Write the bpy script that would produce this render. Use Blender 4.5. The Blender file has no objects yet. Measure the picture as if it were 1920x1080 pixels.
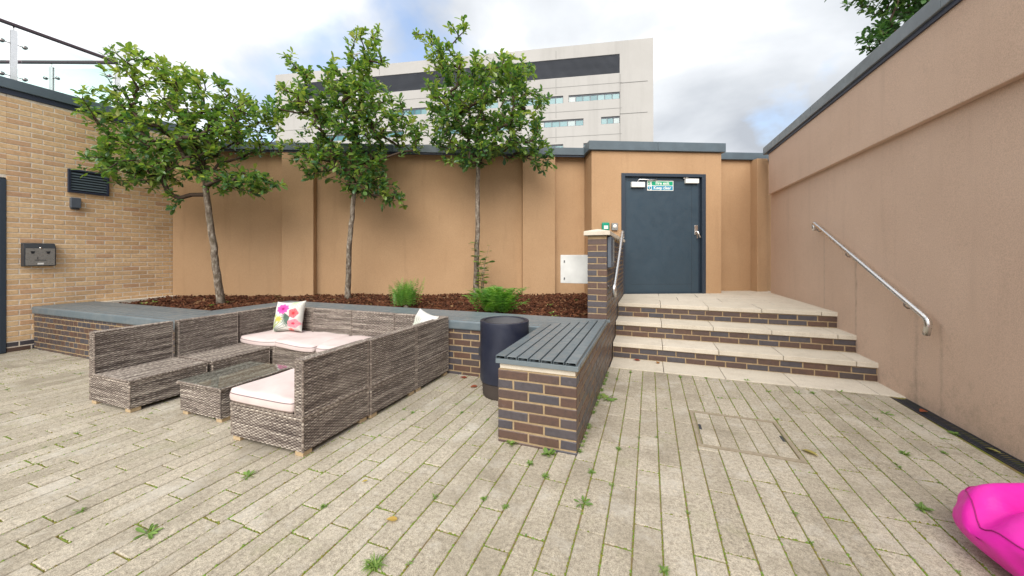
import bpy, bmesh, math, random
import numpy as np
from mathutils import Vector, Matrix
R = math.radians
random.seed(7); rng = np.random.default_rng(7)
SC = bpy.context.scene
COL = SC.collection

# ------------------------------------------------------------------ camera
YAW = R(20.5)
cam_d = bpy.data.cameras.new('camera'); cam = bpy.data.objects.new('camera', cam_d); COL.objects.link(cam)
cam.location = (0, 0, 1.4); cam.rotation_euler = (R(90), 0, YAW)
cam_d.sensor_width = 36; cam_d.lens = 36*690/1920; cam_d.shift_y = -62/1920
cam_d.clip_start = 0.05; cam_d.clip_end = 2000
SC.camera = cam
CR = Vector((math.cos(YAW), math.sin(YAW), 0)); CF = Vector((-math.sin(YAW), math.cos(YAW), 0))

# ------------------------------------------------------------------ world and sun
SUN_DIR = Vector((0.14, -0.80, 0.70)).normalized()       # towards the sun
wd = bpy.data.worlds.new('World'); SC.world = wd; wd.use_nodes = True
nt = wd.node_tree; nt.nodes.clear()
def wn(t, **k):
    n = nt.nodes.new(t)
    for a, b in k.items(): setattr(n, a, b)
    return n
L = nt.links.new
out = wn('ShaderNodeOutputWorld')
sky = wn('ShaderNodeTexSky', sky_type='NISHITA', sun_disc=False)
sky.sun_elevation = math.asin(SUN_DIR.z); sky.sun_rotation = math.atan2(SUN_DIR.x, SUN_DIR.y)
bgs = wn('ShaderNodeBackground'); bgs.inputs[1].default_value = 0.11; L(sky.outputs[0], bgs.inputs[0])
tc = wn('ShaderNodeTexCoord')
sep = wn('ShaderNodeSeparateXYZ'); L(tc.outputs['Generated'], sep.inputs[0])
zc = wn('ShaderNodeMath', operation='MAXIMUM'); L(sep.outputs[2], zc.inputs[0]); zc.inputs[1].default_value = 0.0
za = wn('ShaderNodeMath', operation='ADD'); L(zc.outputs[0], za.inputs[0]); za.inputs[1].default_value = 0.38
dx = wn('ShaderNodeMath', operation='DIVIDE'); L(sep.outputs[0], dx.inputs[0]); L(za.outputs[0], dx.inputs[1])
dy = wn('ShaderNodeMath', operation='DIVIDE'); L(sep.outputs[1], dy.inputs[0]); L(za.outputs[0], dy.inputs[1])
cmb = wn('ShaderNodeCombineXYZ'); L(dx.outputs[0], cmb.inputs[0]); L(dy.outputs[0], cmb.inputs[1])
cmb.inputs[2].default_value = 5.58
def wnoise(scale, detail, dist=0.0, rough=0.55):
    n = wn('ShaderNodeTexNoise'); n.inputs['Scale'].default_value = scale; n.inputs['Detail'].default_value = detail
    n.inputs['Distortion'].default_value = dist; n.inputs['Roughness'].default_value = rough
    L(cmb.outputs[0], n.inputs['Vector']); return n
n1 = wnoise(1.3, 6, 0.3)
cr = wn('ShaderNodeValToRGB'); L(n1.outputs[0], cr.inputs[0])
cr.color_ramp.elements[0].position = 0.26; cr.color_ramp.elements[0].color = (0, 0, 0, 1)
cr.color_ramp.elements[1].position = 0.43; cr.color_ramp.elements[1].color = (1, 1, 1, 1)
n2 = wnoise(1.25, 7, 0.25, 0.48)
c2 = wn('ShaderNodeValToRGB'); L(n2.outputs[0], c2.inputs[0])
e = c2.color_ramp.elements
e[0].position = 0.36; e[0].color = (0.25, 0.268, 0.295, 1)
e[1].position = 0.65; e[1].color = (0.93, 0.93, 0.925, 1)
e2 = e.new(0.50); e2.color = (0.43, 0.445, 0.465, 1)
bgc = wn('ShaderNodeBackground'); bgc.inputs[1].default_value = 0.76; L(c2.outputs[0], bgc.inputs[0])
mx = wn('ShaderNodeMixShader'); L(cr.outputs[0], mx.inputs[0]); L(bgs.outputs[0], mx.inputs[1]); L(bgc.outputs[0], mx.inputs[2])
L(mx.outputs[0], out.inputs[0])
sun_d = bpy.data.lights.new('sun', 'SUN'); sun = bpy.data.objects.new('sun', sun_d); COL.objects.link(sun)
sun_d.energy = 1.4; sun_d.angle = R(50); sun_d.color = (1.0, 0.95, 0.87)
sun.rotation_euler = (-SUN_DIR).to_track_quat('-Z', 'Y').to_euler()
vs = SC.view_settings; vs.view_transform = 'Standard'; vs.look = 'None'; vs.exposure = 1.56; vs.gamma = 1.0; vs.use_curve_mapping = False

# ------------------------------------------------------------------ materials
def mat(name, fn=None, base=(0.5, 0.5, 0.5), rough=0.6, metal=0.0, spec=0.5):
    m = bpy.data.materials.new(name); m.use_nodes = True
    t = m.node_tree; b = t.nodes['Principled BSDF']
    b.inputs['Base Color'].default_value = (*base, 1); b.inputs['Roughness'].default_value = rough
    b.inputs['Metallic'].default_value = metal; b.inputs['Specular IOR Level'].default_value = spec
    if fn: fn(G(t, b))
    return m
class G:
    def __init__(s, t, b): s.t, s.b = t, b
    def n(s, ty, **k):
        n = s.t.nodes.new(ty)
        for a, v in k.items(): setattr(n, a, v)
        return n
    def l(s, a, b): s.t.links.new(a, b)
    def pos(s): return s.n('ShaderNodeNewGeometry').outputs['Position']
    def objc(s): return s.n('ShaderNodeTexCoord').outputs['Object']
    def noise(s, vec, scale, detail=4, rough=0.55, stretch=None, dist=0):
        if stretch:
            mp = s.n('ShaderNodeMapping'); mp.inputs['Scale'].default_value = stretch; s.l(vec, mp.inputs[0]); vec = mp.outputs[0]
        n = s.n('ShaderNodeTexNoise'); n.inputs['Scale'].default_value = scale; n.inputs['Detail'].default_value = detail
        n.inputs['Roughness'].default_value = rough; n.inputs['Distortion'].default_value = dist
        s.l(vec, n.inputs['Vector']); return n.outputs['Fac']
    def ramp(s, fac, stops):
        r = s.n('ShaderNodeValToRGB'); s.l(fac, r.inputs[0]); el = r.color_ramp.elements
        while len(el) < len(stops): el.new(0.5)
        for e_, (p, c) in zip(el, stops):
            e_.position = p; e_.color = (*c, 1) if len(c) == 3 else c
        return r.outputs[0]
    def mix(s, fac, a, b, mode='MIX'):
        m = s.n('ShaderNodeMix', data_type='RGBA', blend_type=mode)
        for sock, v in ((m.inputs['Factor'], fac), (m.inputs['A'], a), (m.inputs['B'], b)):
            if isinstance(v, (int, float)): sock.default_value = v
            elif isinstance(v, tuple): sock.default_value = (*v, 1) if len(v) == 3 else v
            else: s.l(v, sock)
        return m.outputs['Result']
    def math(s, op, a, b=0.0, clamp=False):
        m = s.n('ShaderNodeMath', operation=op); m.use_clamp = clamp
        for sock, v in ((m.inputs[0], a), (m.inputs[1], b)):
            if isinstance(v, (int, float)): sock.default_value = v
            else: s.l(v, sock)
        return m.outputs[0]
    def rnd(s):
        at = s.n('ShaderNodeAttribute', attribute_name='rnd')
        oi = s.n('ShaderNodeObjectInfo')
        return s.math('FRACT', s.math('ADD', at.outputs['Fac'], oi.outputs['Random']))
    def attr(s, name='rnd'): return s.n('ShaderNodeAttribute', attribute_name=name).outputs['Fac']
    def col(s, c): s.l(c, s.b.inputs['Base Color'])
    def bump(s, h, strength=0.3, dist=0.01):
        bp = s.n('ShaderNodeBump'); bp.inputs['Strength'].default_value = strength; bp.inputs['Distance'].default_value = dist
        s.l(h, bp.inputs['Height']); s.l(bp.outputs[0], s.b.inputs['Normal'])
    def rough(s, f): s.l(f, s.b.inputs['Roughness'])

def render_mat(c_lo, c_hi, dirt, marks=False):
    def fn(g):
        p = g.pos()
        big = g.noise(p, 0.9, 5, 0.6)
        c = g.ramp(big, [(0.3, c_lo), (0.7, c_hi)])
        fine = g.noise(p, 130, 3, 0.7)
        c = g.mix(0.35, c, g.ramp(fine, [(0.35, tuple(v*0.62 for v in c_lo)), (0.62, tuple(min(1, v*1.15) for v in c_hi))]))
        streak = g.noise(p, 2.2, 5, 0.6, (3.0, 3.0, 0.35))
        c = g.mix(g.math('MULTIPLY', g.ramp(streak, [(0.55, (0, 0, 0)), (0.78, (1, 1, 1))]), 0.22 if marks else 0.30), c, dirt)
        if marks:                                     # rust and water runs below the handrail brackets, splashes at the foot
            sp_ = g.n('ShaderNodeSeparateXYZ'); g.l(p, sp_.inputs[0])
            wob = g.math('MULTIPLY', g.math('SUBTRACT', g.noise(p, 7, 3), 0.5), 0.06)
            for y0, zt, wd_, st in ((6.45, 1.70, 0.030, 0.30), (5.63, 1.33, 0.035, 0.55), (4.59, 0.86, 0.04, 0.40), (4.28, 0.80, 0.03, 0.35)):
                q = g.math('DIVIDE', g.math('ABSOLUTE', g.math('ADD', g.math('SUBTRACT', sp_.outputs[1], y0), wob)), wd_)
                a = g.math('MULTIPLY', g.math('SUBTRACT', 1.0, q, True), g.math('LESS_THAN', sp_.outputs[2], zt))
                a = g.math('MULTIPLY', a, g.ramp(g.noise(p, 14, 4), [(0.3, (0.2,)*3), (0.65, (1, 1, 1))]))
                c = g.mix(g.math('MULTIPLY', a, st), c, (0.22, 0.17, 0.145))
            sl = g.math('SUBTRACT', 1.0, g.math('DIVIDE', sp_.outputs[2], 0.55), True)
            spl = g.math('ADD', g.noise(p, 9, 7, 0.75), g.math('MULTIPLY', sl, 0.16))
            c = g.mix(g.math('MULTIPLY', g.ramp(spl, [(0.60, (0, 0, 0)), (0.76, (1, 1, 1))]), 0.28), c, (0.25, 0.20, 0.15))
        g.col(c); g.bump(g.math('ADD', g.noise(p, 95, 4, 0.75), g.math('MULTIPLY', g.noise(p, 2.5, 4), 1.4)), 0.55, 0.012)
    return fn
M = {}
M['render_tan'] = mat('render_tan', render_mat((0.42, 0.26, 0.145), (0.50, 0.325, 0.19), (0.28, 0.165, 0.09)), rough=0.92, spec=0.15)
M['render_right_lit'] = mat('render_right_lit', render_mat((0.60, 0.435, 0.335), (0.69, 0.515, 0.405), (0.40, 0.285, 0.22), True), rough=0.92, spec=0.15)  # same render as the back wall; its different lighting is put into the colour
def f_metal(c, lo=0.82, hi=1.15):
    def fn(g):
        p = g.pos(); n = g.noise(p, 3.0, 5)
        g.col(g.ramp(n, [(0.3, tuple(v*lo for v in c)), (0.7, tuple(v*hi for v in c))]))
        g.rough(g.ramp(g.noise(p, 9, 4), [(0.3, (0.32,)*3), (0.7, (0.55,)*3)]))
    return fn
M['coping'] = mat('coping', f_metal((0.085, 0.115, 0.138)), spec=0.5)
M['coping_pale'] = mat('coping_pale', f_metal((0.17, 0.20, 0.225)), spec=0.5)
M['navy_strip'] = mat('navy_strip', base=(0.02, 0.028, 0.055), rough=0.5)
M['door_paint'] = mat('door_paint', f_metal((0.034, 0.058, 0.082), 0.94, 1.06), spec=0.4)
M['frame_paint'] = mat('frame_paint', base=(0.028, 0.042, 0.062), rough=0.4)
def brick_fn(stops, dark, bumpy):
    def fn(g):
        r = g.rnd(); p = g.pos()
        c = g.ramp(r, stops)
        n = g.noise(p, 28, 5, 0.65)
        c = g.mix(g.math('MULTIPLY', g.ramp(n, [(0.45, (0, 0, 0)), (0.75, (1, 1, 1))]), 0.45), c, dark)
        big = g.noise(p, 1.3, 4, 0.6)
        c = g.mix(g.ramp(big, [(0.5, (0, 0, 0)), (0.72, (0.35,)*3)]), c, dark)
        salt = g.noise(p, 11, 8, 0.75)
        c = g.mix(g.ramp(salt, [(0.60, (0, 0, 0)), (0.80, (0.45,)*3)]), c, tuple(min(0.7, v*1.6+0.10) for v in stops[1][1]))
        g.col(c); g.bump(g.noise(p, 70, 4, 0.7), bumpy, 0.004)
    return fn
M['brick_buff'] = mat('brick_buff', brick_fn([(0.0, (0.58, 0.385, 0.215)), (0.25, (0.70, 0.475, 0.265)), (0.6, (0.74, 0.525, 0.305)), (0.85, (0.68, 0.435, 0.24)), (1.0, (0.56, 0.345, 0.21))], (0.30, 0.18, 0.11), 0.5), rough=0.85, spec=0.25)
M['brick_blue'] = mat('brick_blue', brick_fn([(0.0, (0.060, 0.058, 0.072)), (0.35, (0.085, 0.075, 0.083)), (0.55, (0.10, 0.062, 0.050)), (0.8, (0.125, 0.070, 0.050)), (1.0, (0.075, 0.060, 0.060))], (0.035, 0.030, 0.034), 0.4), rough=0.42, spec=0.5)
def mortar(c):
    def fn(g):
        p = g.pos(); g.col(g.ramp(g.noise(p, 25, 5, 0.7), [(0.3, tuple(v*0.75 for v in c)), (0.7, tuple(v*1.1 for v in c))])); g.bump(g.noise(p, 150, 3), 0.4, 0.003)
    return fn
M['mortar_pale'] = mat('mortar_pale', mortar((0.78, 0.69, 0.58)), rough=0.95, spec=0.1)
M['mortar_tan'] = mat('mortar_tan', mortar((0.37, 0.275, 0.165)), rough=0.95, spec=0.1)
def f_paver(g):
    p = g.pos(); r = g.rnd()
    c = g.ramp(r, [(0, (0.375, 0.332, 0.264)), (0.5, (0.42, 0.374, 0.30)), (1, (0.465, 0.416, 0.338))])
    sp = g.noise(p, 210, 2, 0.6)
    c = g.mix(0.55, c, g.mix(1.0, c, g.ramp(sp, [(0.36, (0.42, 0.40, 0.38)), (0.5, (1.0, 1.0, 1.0)), (0.66, (1.35, 1.33, 1.28))]), 'MULTIPLY'))
    md = g.noise(p, 46, 4, 0.75)
    c = g.mix(0.8, c, g.mix(1.0, c, g.ramp(md, [(0.34, (0.62, 0.60, 0.58)), (0.5, (1.0, 1.0, 1.0)), (0.68, (1.32, 1.31, 1.28))]), 'MULTIPLY'))
    lic = g.noise(p, 3.2, 8, 0.72)
    c = g.mix(g.math('MULTIPLY', g.ramp(lic, [(0.52, (0, 0, 0)), (0.70, (1, 1, 1))]), 0.6), c, (0.56, 0.53, 0.475))
    dk = g.noise(p, 1.7, 6, 0.68, (1, 1, 1), 0.4)
    c = g.mix(g.math('MULTIPLY', g.ramp(dk, [(0.49, (0, 0, 0)), (0.68, (1, 1, 1))]), 0.60), c, (0.20, 0.17, 0.125))
    gr = g.noise(p, 2.6, 6, 0.7)
    c = g.mix(g.math('MULTIPLY', g.ramp(gr, [(0.57, (0, 0, 0)), (0.75, (1, 1, 1))]), 0.35), c, (0.22, 0.235, 0.10))
    g.col(c); g.bump(g.noise(p, 160, 3, 0.7), 0.5, 0.004)
M['paver'] = mat('paver', f_paver, rough=0.9, spec=0.2)
def f_joint(g):
    p = g.pos(); n = g.noise(p, 5.5, 6, 0.7)
    g.col(g.ramp(n, [(0.30, (0.13, 0.095, 0.05)), (0.42, (0.22, 0.165, 0.075)), (0.52, (0.19, 0.19, 0.04)), (0.7, (0.13, 0.19, 0.03))]))
    g.bump(g.noise(p, 120, 3), 0.6, 0.005)
M['joint'] = mat('joint', f_joint, rough=0.95, spec=0.1)
def f_slab(g):
    p = g.pos(); r = g.rnd()
    c = g.ramp(r, [(0, (0.60, 0.545, 0.45)), (1, (0.68, 0.62, 0.525))])
    c = g.mix(g.math('MULTIPLY', g.ramp(g.noise(p, 4.5, 7, 0.7), [(0.48, (0, 0, 0)), (0.75, (1, 1, 1))]), 0.55), c, (0.38, 0.33, 0.26))
    c = g.mix(0.3, c, g.ramp(g.noise(p, 180, 2), [(0.35, (0.35, 0.3, 0.24)), (0.6, (0.72, 0.66, 0.56))]))
    g.col(c); g.bump(g.noise(p, 140, 3), 0.3, 0.003)
M['slab'] = mat('slab', f_slab, rough=0.85, spec=0.2)
def f_slat(g):
    p = g.objc(); r = g.rnd()
    c = g.ramp(r, [(0, (0.112, 0.145, 0.166)), (1, (0.148, 0.182, 0.204))])
    c = g.mix(g.math('MULTIPLY', g.ramp(g.noise(g.pos(), 6, 6, 0.65), [(0.45, (0, 0, 0)), (0.75, (1, 1, 1))]), 0.35), c, (0.26, 0.27, 0.265))
    g.col(c); g.rough(g.ramp(g.noise(g.pos(), 14, 4), [(0.3, (0.30,)*3), (0.7, (0.5,)*3)]))
M['slat'] = mat('slat', f_slat, spec=0.5)
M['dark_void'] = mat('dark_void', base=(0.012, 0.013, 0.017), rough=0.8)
def f_wicker(g):
    a = g.attr(); p = g.pos()
    n = g.noise(p, 60, 3, 0.6)
    f = g.math('ADD', a, g.math('MULTIPLY', g.math('SUBTRACT', n, 0.5), 0.35), True)
    g.col(g.ramp(f, [(0.0, (0.045, 0.033, 0.028)), (0.35, (0.165, 0.13, 0.11)), (0.65, (0.355, 0.305, 0.262)), (1.0, (0.66, 0.59, 0.50))]))
M['wicker'] = mat('wicker', f_wicker, rough=0.5, spec=0.4)
M['wicker_core'] = mat('wicker_core', base=(0.035, 0.026, 0.024), rough=0.8)
def f_wood(g):
    p = g.pos(); g.col(g.ramp(g.noise(p, 30, 5, 0.6, (1, 1, 6)), [(0.3, (0.38, 0.27, 0.15)), (0.7, (0.56, 0.43, 0.27))]))
M['foot_wood'] = mat('foot_wood', f_wood, rough=0.7)
def f_cush(g):
    p = g.pos(); c = g.ramp(g.noise(p, 5, 5, 0.6), [(0.3, (0.60, 0.49, 0.47)), (0.7, (0.67, 0.57, 0.55))])
    g.col(c); g.bump(g.math('ADD', g.noise(p, 9, 4), g.math('MULTIPLY', g.noise(p, 400, 2), 0.15)), 0.25, 0.02)
M['cushion'] = mat('cushion', f_cush, rough=0.9, spec=0.15)
M['piping'] = mat('piping', base=(0.20, 0.15, 0.16), rough=0.9)
def f_print(g):
    at = g.n('ShaderNodeAttribute', attribute_name='Col'); g.col(at.outputs['Color']); g.bump(g.noise(g.objc(), 9, 4), 0.25, 0.02)
M['print'] = mat('print', f_print, rough=0.9, spec=0.15)
def f_bean(g):
    p = g.objc(); g.col(g.ramp(g.noise(p, 5, 4), [(0.3, (0.72, 0.012, 0.36)), (0.7, (0.80, 0.022, 0.44))])); g.bump(g.noise(p, 4, 5, 0.5), 0.35, 0.05)
M['bean'] = mat('bean', f_bean, rough=0.45, spec=0.4)
M['bean_seam'] = mat('bean_seam', base=(0.36, 0.005, 0.17), rough=0.7)
def f_steel(g):
    p = g.pos(); g.rough(g.ramp(g.noise(p, 20, 4, 0.6), [(0.3, (0.20,)*3), (0.7, (0.36,)*3)]))
M['steel'] = mat('steel', f_steel, base=(0.74, 0.73, 0.72), metal=1.0)
M['steel_dark'] = mat('steel_dark', f_steel, base=(0.30, 0.28, 0.27), metal=1.0)
M['rail_dark'] = mat('rail_dark', base=(0.075, 0.05, 0.058), rough=0.35, metal=0.4)
def f_pot(g):
    p = g.pos(); c = g.ramp(g.noise(p, 4, 5), [(0.3, (0.010, 0.013, 0.028)), (0.75, (0.022, 0.027, 0.050))])
    sc = g.noise(p, 38, 7, 0.75, (1, 1, 0.5), 1.0)
    c = g.mix(g.ramp(sc, [(0.68, (0, 0, 0)), (0.74, (0.5,)*3)]), c, (0.20, 0.19, 0.19)); g.col(c)
    g.rough(g.ramp(g.noise(p, 12, 4), [(0.3, (0.35,)*3), (0.7, (0.6,)*3)]))
M['pot'] = mat('pot', f_pot, spec=0.5)
M['pot_base'] = mat('pot_base', base=(0.055, 0.042, 0.036), rough=0.8)
M['pot_in'] = mat('pot_in', base=(0.10, 0.10, 0.11), rough=0.85)
def f_glass(tint, refl):
    def fn(g):
        t = g.t; o = t.nodes['Material Output']
        tr = g.n('ShaderNodeBsdfTransparent'); tr.inputs[0].default_value = (*tint, 1)
        gl = g.n('ShaderNodeBsdfGlossy'); gl.inputs['Roughness'].default_value = 0.03
        fr = g.n('ShaderNodeFresnel'); fr.inputs[0].default_value = refl
        m = g.n('ShaderNodeMixShader'); gb = g.n('ShaderNodeNewGeometry'); g.l(g.math('MULTIPLY', fr.outputs[0], g.math('SUBTRACT', 1.0, gb.outputs['Backfacing'])), m.inputs[0]); g.l(tr.outputs[0], m.inputs[1]); g.l(gl.outputs[0], m.inputs[2])
        g.l(m.outputs[0], o.inputs[0])
    return fn
M['glass'] = mat('glass', f_glass((0.86, 0.925, 0.915), 1.40))
M['glass_edge'] = mat('glass_edge', base=(0.30, 0.45, 0.43), rough=0.15)
M['table_glass'] = mat('table_glass', f_glass((0.93, 0.965, 0.96), 1.62))
M['white_box'] = mat('white_box', f_metal((0.62, 0.62, 0.60)), spec=0.4)
M['white'] = mat('white', base=(0.78, 0.77, 0.74), rough=0.45)
M['green'] = mat('green', base=(0.0, 0.27, 0.17), rough=0.4)
M['sign_green'] = mat('sign_green', base=(0.0, 0.33, 0.17), rough=0.4)
M['sign_blue'] = mat('sign_blue', base=(0.0, 0.25, 0.42), rough=0.4)
M['grey_plastic'] = mat('grey_plastic', base=(0.22, 0.23, 0.23), rough=0.5)
M['dark_grey'] = mat('dark_grey', base=(0.035, 0.038, 0.045), rough=0.5)
M['ash_face'] = mat('ash_face', f_steel, base=(0.26, 0.25, 0.235), metal=0.25)
def f_panel(g):
    p = g.pos(); g.col(g.ramp(g.noise(p, 5, 4), [(0.3, (0.07, 0.085, 0.11)), (0.7, (0.10, 0.12, 0.15))]))
M['panel_grey'] = mat('panel_grey', f_panel, rough=0.4)
def f_bark(g):
    p = g.objc(); n = g.noise(p, 22, 6, 0.7, (1, 1, 0.45)); b = g.noise(p, 7, 4, 0.6)
    c = g.ramp(n, [(0.35, (0.085, 0.062, 0.045)), (0.5, (0.20, 0.16, 0.125)), (0.66, (0.42, 0.38, 0.32))])
    c = g.mix(g.ramp(b, [(0.5, (0, 0, 0)), (0.72, (0.5,)*3)]), c, (0.10, 0.085, 0.05)); g.col(c); g.bump(n, 0.6, 0.01)
M['bark'] = mat('bark', f_bark, rough=0.9, spec=0.15)
M['twig'] = mat('twig', mortar((0.075, 0.052, 0.038)), rough=0.9, spec=0.15)
def leaf_fn(stops, trans=0.3, gloss=0.34):
    def fn(g):
        a = g.attr(); c = g.ramp(a, stops); g.col(c); g.b.inputs['Roughness'].default_value = gloss
        o = g.t.nodes['Material Output']; tl = g.n('ShaderNodeBsdfTranslucent')
        g.l(g.mix(1.0, c, (1.35, 1.5, 0.6), 'MULTIPLY'), tl.inputs[0])
        m = g.n('ShaderNodeMixShader'); m.inputs[0].default_value = trans
        g.l(g.b.outputs[0], m.inputs[1]); g.l(tl.outputs[0], m.inputs[2]); g.l(m.outputs[0], o.inputs[0])
    return fn
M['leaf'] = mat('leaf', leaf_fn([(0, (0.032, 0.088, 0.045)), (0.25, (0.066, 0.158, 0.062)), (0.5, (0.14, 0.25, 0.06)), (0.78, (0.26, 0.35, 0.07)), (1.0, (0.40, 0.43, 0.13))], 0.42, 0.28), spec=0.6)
M['leaf_far'] = mat('leaf_far', leaf_fn([(0, (0.03, 0.085, 0.03)), (0.6, (0.07, 0.16, 0.04)), (1.0, (0.16, 0.24, 0.05))], 0.35, 0.45))
M['fern'] = mat('fern', leaf_fn([(0, (0.07, 0.19, 0.035)), (0.5, (0.13, 0.30, 0.045)), (1.0, (0.24, 0.40, 0.07))], 0.35, 0.5))
M['weed'] = mat('weed', leaf_fn([(0, (0.09, 0.17, 0.04)), (0.6, (0.17, 0.29, 0.06)), (0.9, (0.27, 0.38, 0.10)), (1.0, (0.36, 0.36, 0.14))], 0.3, 0.55))
M['dead_leaf'] = mat('dead_leaf', leaf_fn([(0, (0.22, 0.035, 0.025)), (0.5, (0.34, 0.10, 0.035)), (0.8, (0.45, 0.30, 0.07)), (1.0, (0.30, 0.33, 0.10))], 0.25, 0.6))
M['moss'] = mat('moss', leaf_fn([(0, (0.17, 0.12, 0.02)), (0.3, (0.22, 0.20, 0.03)), (0.6, (0.17, 0.235, 0.028)), (1.0, (0.16, 0.30, 0.035))], 0.2, 0.8))
M['mulch'] = mat('mulch', (lambda g: g.col(g.ramp(g.attr(), [(0, (0.025, 0.011, 0.007)), (0.4, (0.085, 0.030, 0.016)), (0.75, (0.15, 0.056, 0.026)), (0.95, (0.27, 0.16, 0.085)), (1, (0.16, 0.17, 0.05))]))), rough=0.85, spec=0.2)
M['soil'] = mat('soil', mortar((0.06, 0.028, 0.016)), rough=0.95, spec=0.1)
def f_conc(g):
    p = g.pos(); c = g.ramp(g.noise(p, 0.12, 5, 0.6), [(0.3, (0.43, 0.415, 0.395)), (0.7, (0.49, 0.475, 0.455))])
    st = g.noise(p, 0.5, 6, 0.65, (1, 1, 0.08))
    c = g.mix(g.ramp(st, [(0.5, (0, 0, 0)), (0.75, (0.35,)*3)]), c, (0.25, 0.24, 0.225)); g.col(c)
M['office'] = mat('office', f_conc, rough=0.85, spec=0.2)
M['office_joint'] = mat('office_joint', base=(0.24, 0.235, 0.225), rough=0.9)
def f_louv(g):
    p = g.pos(); g.col(g.ramp(g.noise(p, 0.4, 4, 0.6, (1, 1, 3)), [(0.3, (0.075, 0.085, 0.105)), (0.7, (0.105, 0.115, 0.14))]))
M['louvre'] = mat('louvre', f_louv, rough=0.55)
def f_pane(g):
    r = g.rnd(); g.col(g.ramp(r, [(0, (0.05, 0.14, 0.17)), (0.5, (0.10, 0.24, 0.27)), (0.8, (0.20, 0.34, 0.36)), (1, (0.42, 0.46, 0.46))]))
M['pane'] = mat('pane', f_pane, rough=0.15, spec=0.45)
M['grate'] = mat('grate', base=(0.018, 0.022, 0.035), rough=0.45)
M['rust'] = mat('rust', mortar((0.33, 0.275, 0.20)), rough=0.9)
def f_ground(g):
    g.col(g.ramp(g.noise(g.pos(), 0.3, 5), [(0.3, (0.10, 0.095, 0.085)), (0.7, (0.16, 0.15, 0.13))]))
M['ground'] = mat('ground', f_ground, rough=0.95)

# ------------------------------------------------------------------ mesh helpers
def link(name, me, parent=None, loc=(0, 0, 0), rot=(0, 0, 0)):
    o = bpy.data.objects.new(name, me); COL.objects.link(o)
    o.parent = parent; o.location = loc; o.rotation_euler = rot
    return o
def tag(o, label=None, cat=None, group=None, kind=None):
    if label: o['label'] = label
    if cat: o['category'] = cat
    if group: o['group'] = group
    if kind: o['kind'] = kind
    return o
def thing(name, label, cat, loc=(0, 0, 0), rz=0.0, group=None):
    return tag(link(name, None, None, loc, (0, 0, rz)), label, cat, group)
class MB:
    def __init__(s): s.v = []; s.f = []; s.r = []; s.m = []; s.sm = []
    def add(s, vs_, fs_, r=0.0, m=0, sm=False):
        b = len(s.v); s.v.extend(tuple(p) for p in vs_)
        for f in fs_:
            s.f.append(tuple(i+b for i in f)); s.r.append(r); s.m.append(m); s.sm.append(sm)
    def box(s, x0, x1, y0, y1, z0, z1, r=0.0, m=0):
        s.add([(x0,y0,z0),(x1,y0,z0),(x1,y1,z0),(x0,y1,z0),(x0,y0,z1),(x1,y0,z1),(x1,y1,z1),(x0,y1,z1)],
              [(0,3,2,1),(4,5,6,7),(0,1,5,4),(1,2,6,5),(2,3,7,6),(3,0,4,7)], r, m)
        return s
    def prism(s, pts, z0, z1, r=0.0, m=0):            # pts counter-clockwise seen from above
        n = len(pts)
        s.add([(x, y, z0) for x, y in pts]+[(x, y, z1) for x, y in pts],
              [tuple(range(n-1, -1, -1)), tuple(range(n, 2*n))]+[(i, (i+1) % n, (i+1) % n+n, i+n) for i in range(n)], r, m)
        return s
    def tube(s, pts, rad, n=8, r=0.0, m=0, cap=True):
        pts = [Vector(p) for p in pts]; k = len(pts)
        if isinstance(rad, (int, float)): rad = [rad]*k
        vs_ = []; ref = None
        for i, p in enumerate(pts):
            d = (pts[min(i+1, k-1)]-pts[max(i-1, 0)]).normalized()
            if ref is None: ref = Vector((0, 0, 1)) if abs(d.z) < 0.9 else Vector((1, 0, 0))
            a = (ref-d*ref.dot(d)).normalized(); ref = a; b = d.cross(a)
            for j in range(n):
                t = 2*math.pi*j/n; vs_.append(p+(a*math.cos(t)+b*math.sin(t))*rad[i])
        fs_ = [(i*n+j, i*n+(j+1) % n, (i+1)*n+(j+1) % n, (i+1)*n+j) for i in range(k-1) for j in range(n)]
        if cap: fs_ += [tuple(range(n-1, -1, -1)), tuple(range((k-1)*n, k*n))]
        s.add(vs_, fs_, r, m, True)
        return s
    def lathe(s, prof, n=48, c=(0, 0, 0), m=0, sm=True):
        vs_ = [(c[0]+r_*math.cos(2*math.pi*j/n), c[1]+r_*math.sin(2*math.pi*j/n), c[2]+z) for r_, z in prof for j in range(n)]
        fs_ = [(i*n+j, i*n+(j+1) % n, (i+1)*n+(j+1) % n, (i+1)*n+j) for i in range(len(prof)-1) for j in range(n)]
        s.add(vs_, fs_, 0, m, sm); return s
    def mesh(s, name, mats):
        me = bpy.data.meshes.new(name); me.from_pydata(s.v, [], s.f)
        for m in (mats if isinstance(mats, (list, tuple)) else [mats]): me.materials.append(M[m])
        me.polygons.foreach_set('material_index', s.m); me.polygons.foreach_set('use_smooth', s.sm)
        a = me.attributes.new('rnd', 'FLOAT', 'FACE'); a.data.foreach_set('value', s.r)
        me.update(); return me
    def obj(s, name, mats, parent=None, bevel=0.0, loc=(0, 0, 0), rot=(0, 0, 0), seg=2):
        o = link(name, s.mesh(name, mats), parent, loc, rot)
        if bevel:
            b = o.modifiers.new('bevel', 'BEVEL'); b.width = bevel; b.segments = seg; b.limit_method = 'ANGLE'; b.angle_limit = R(40)
        return o
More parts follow.
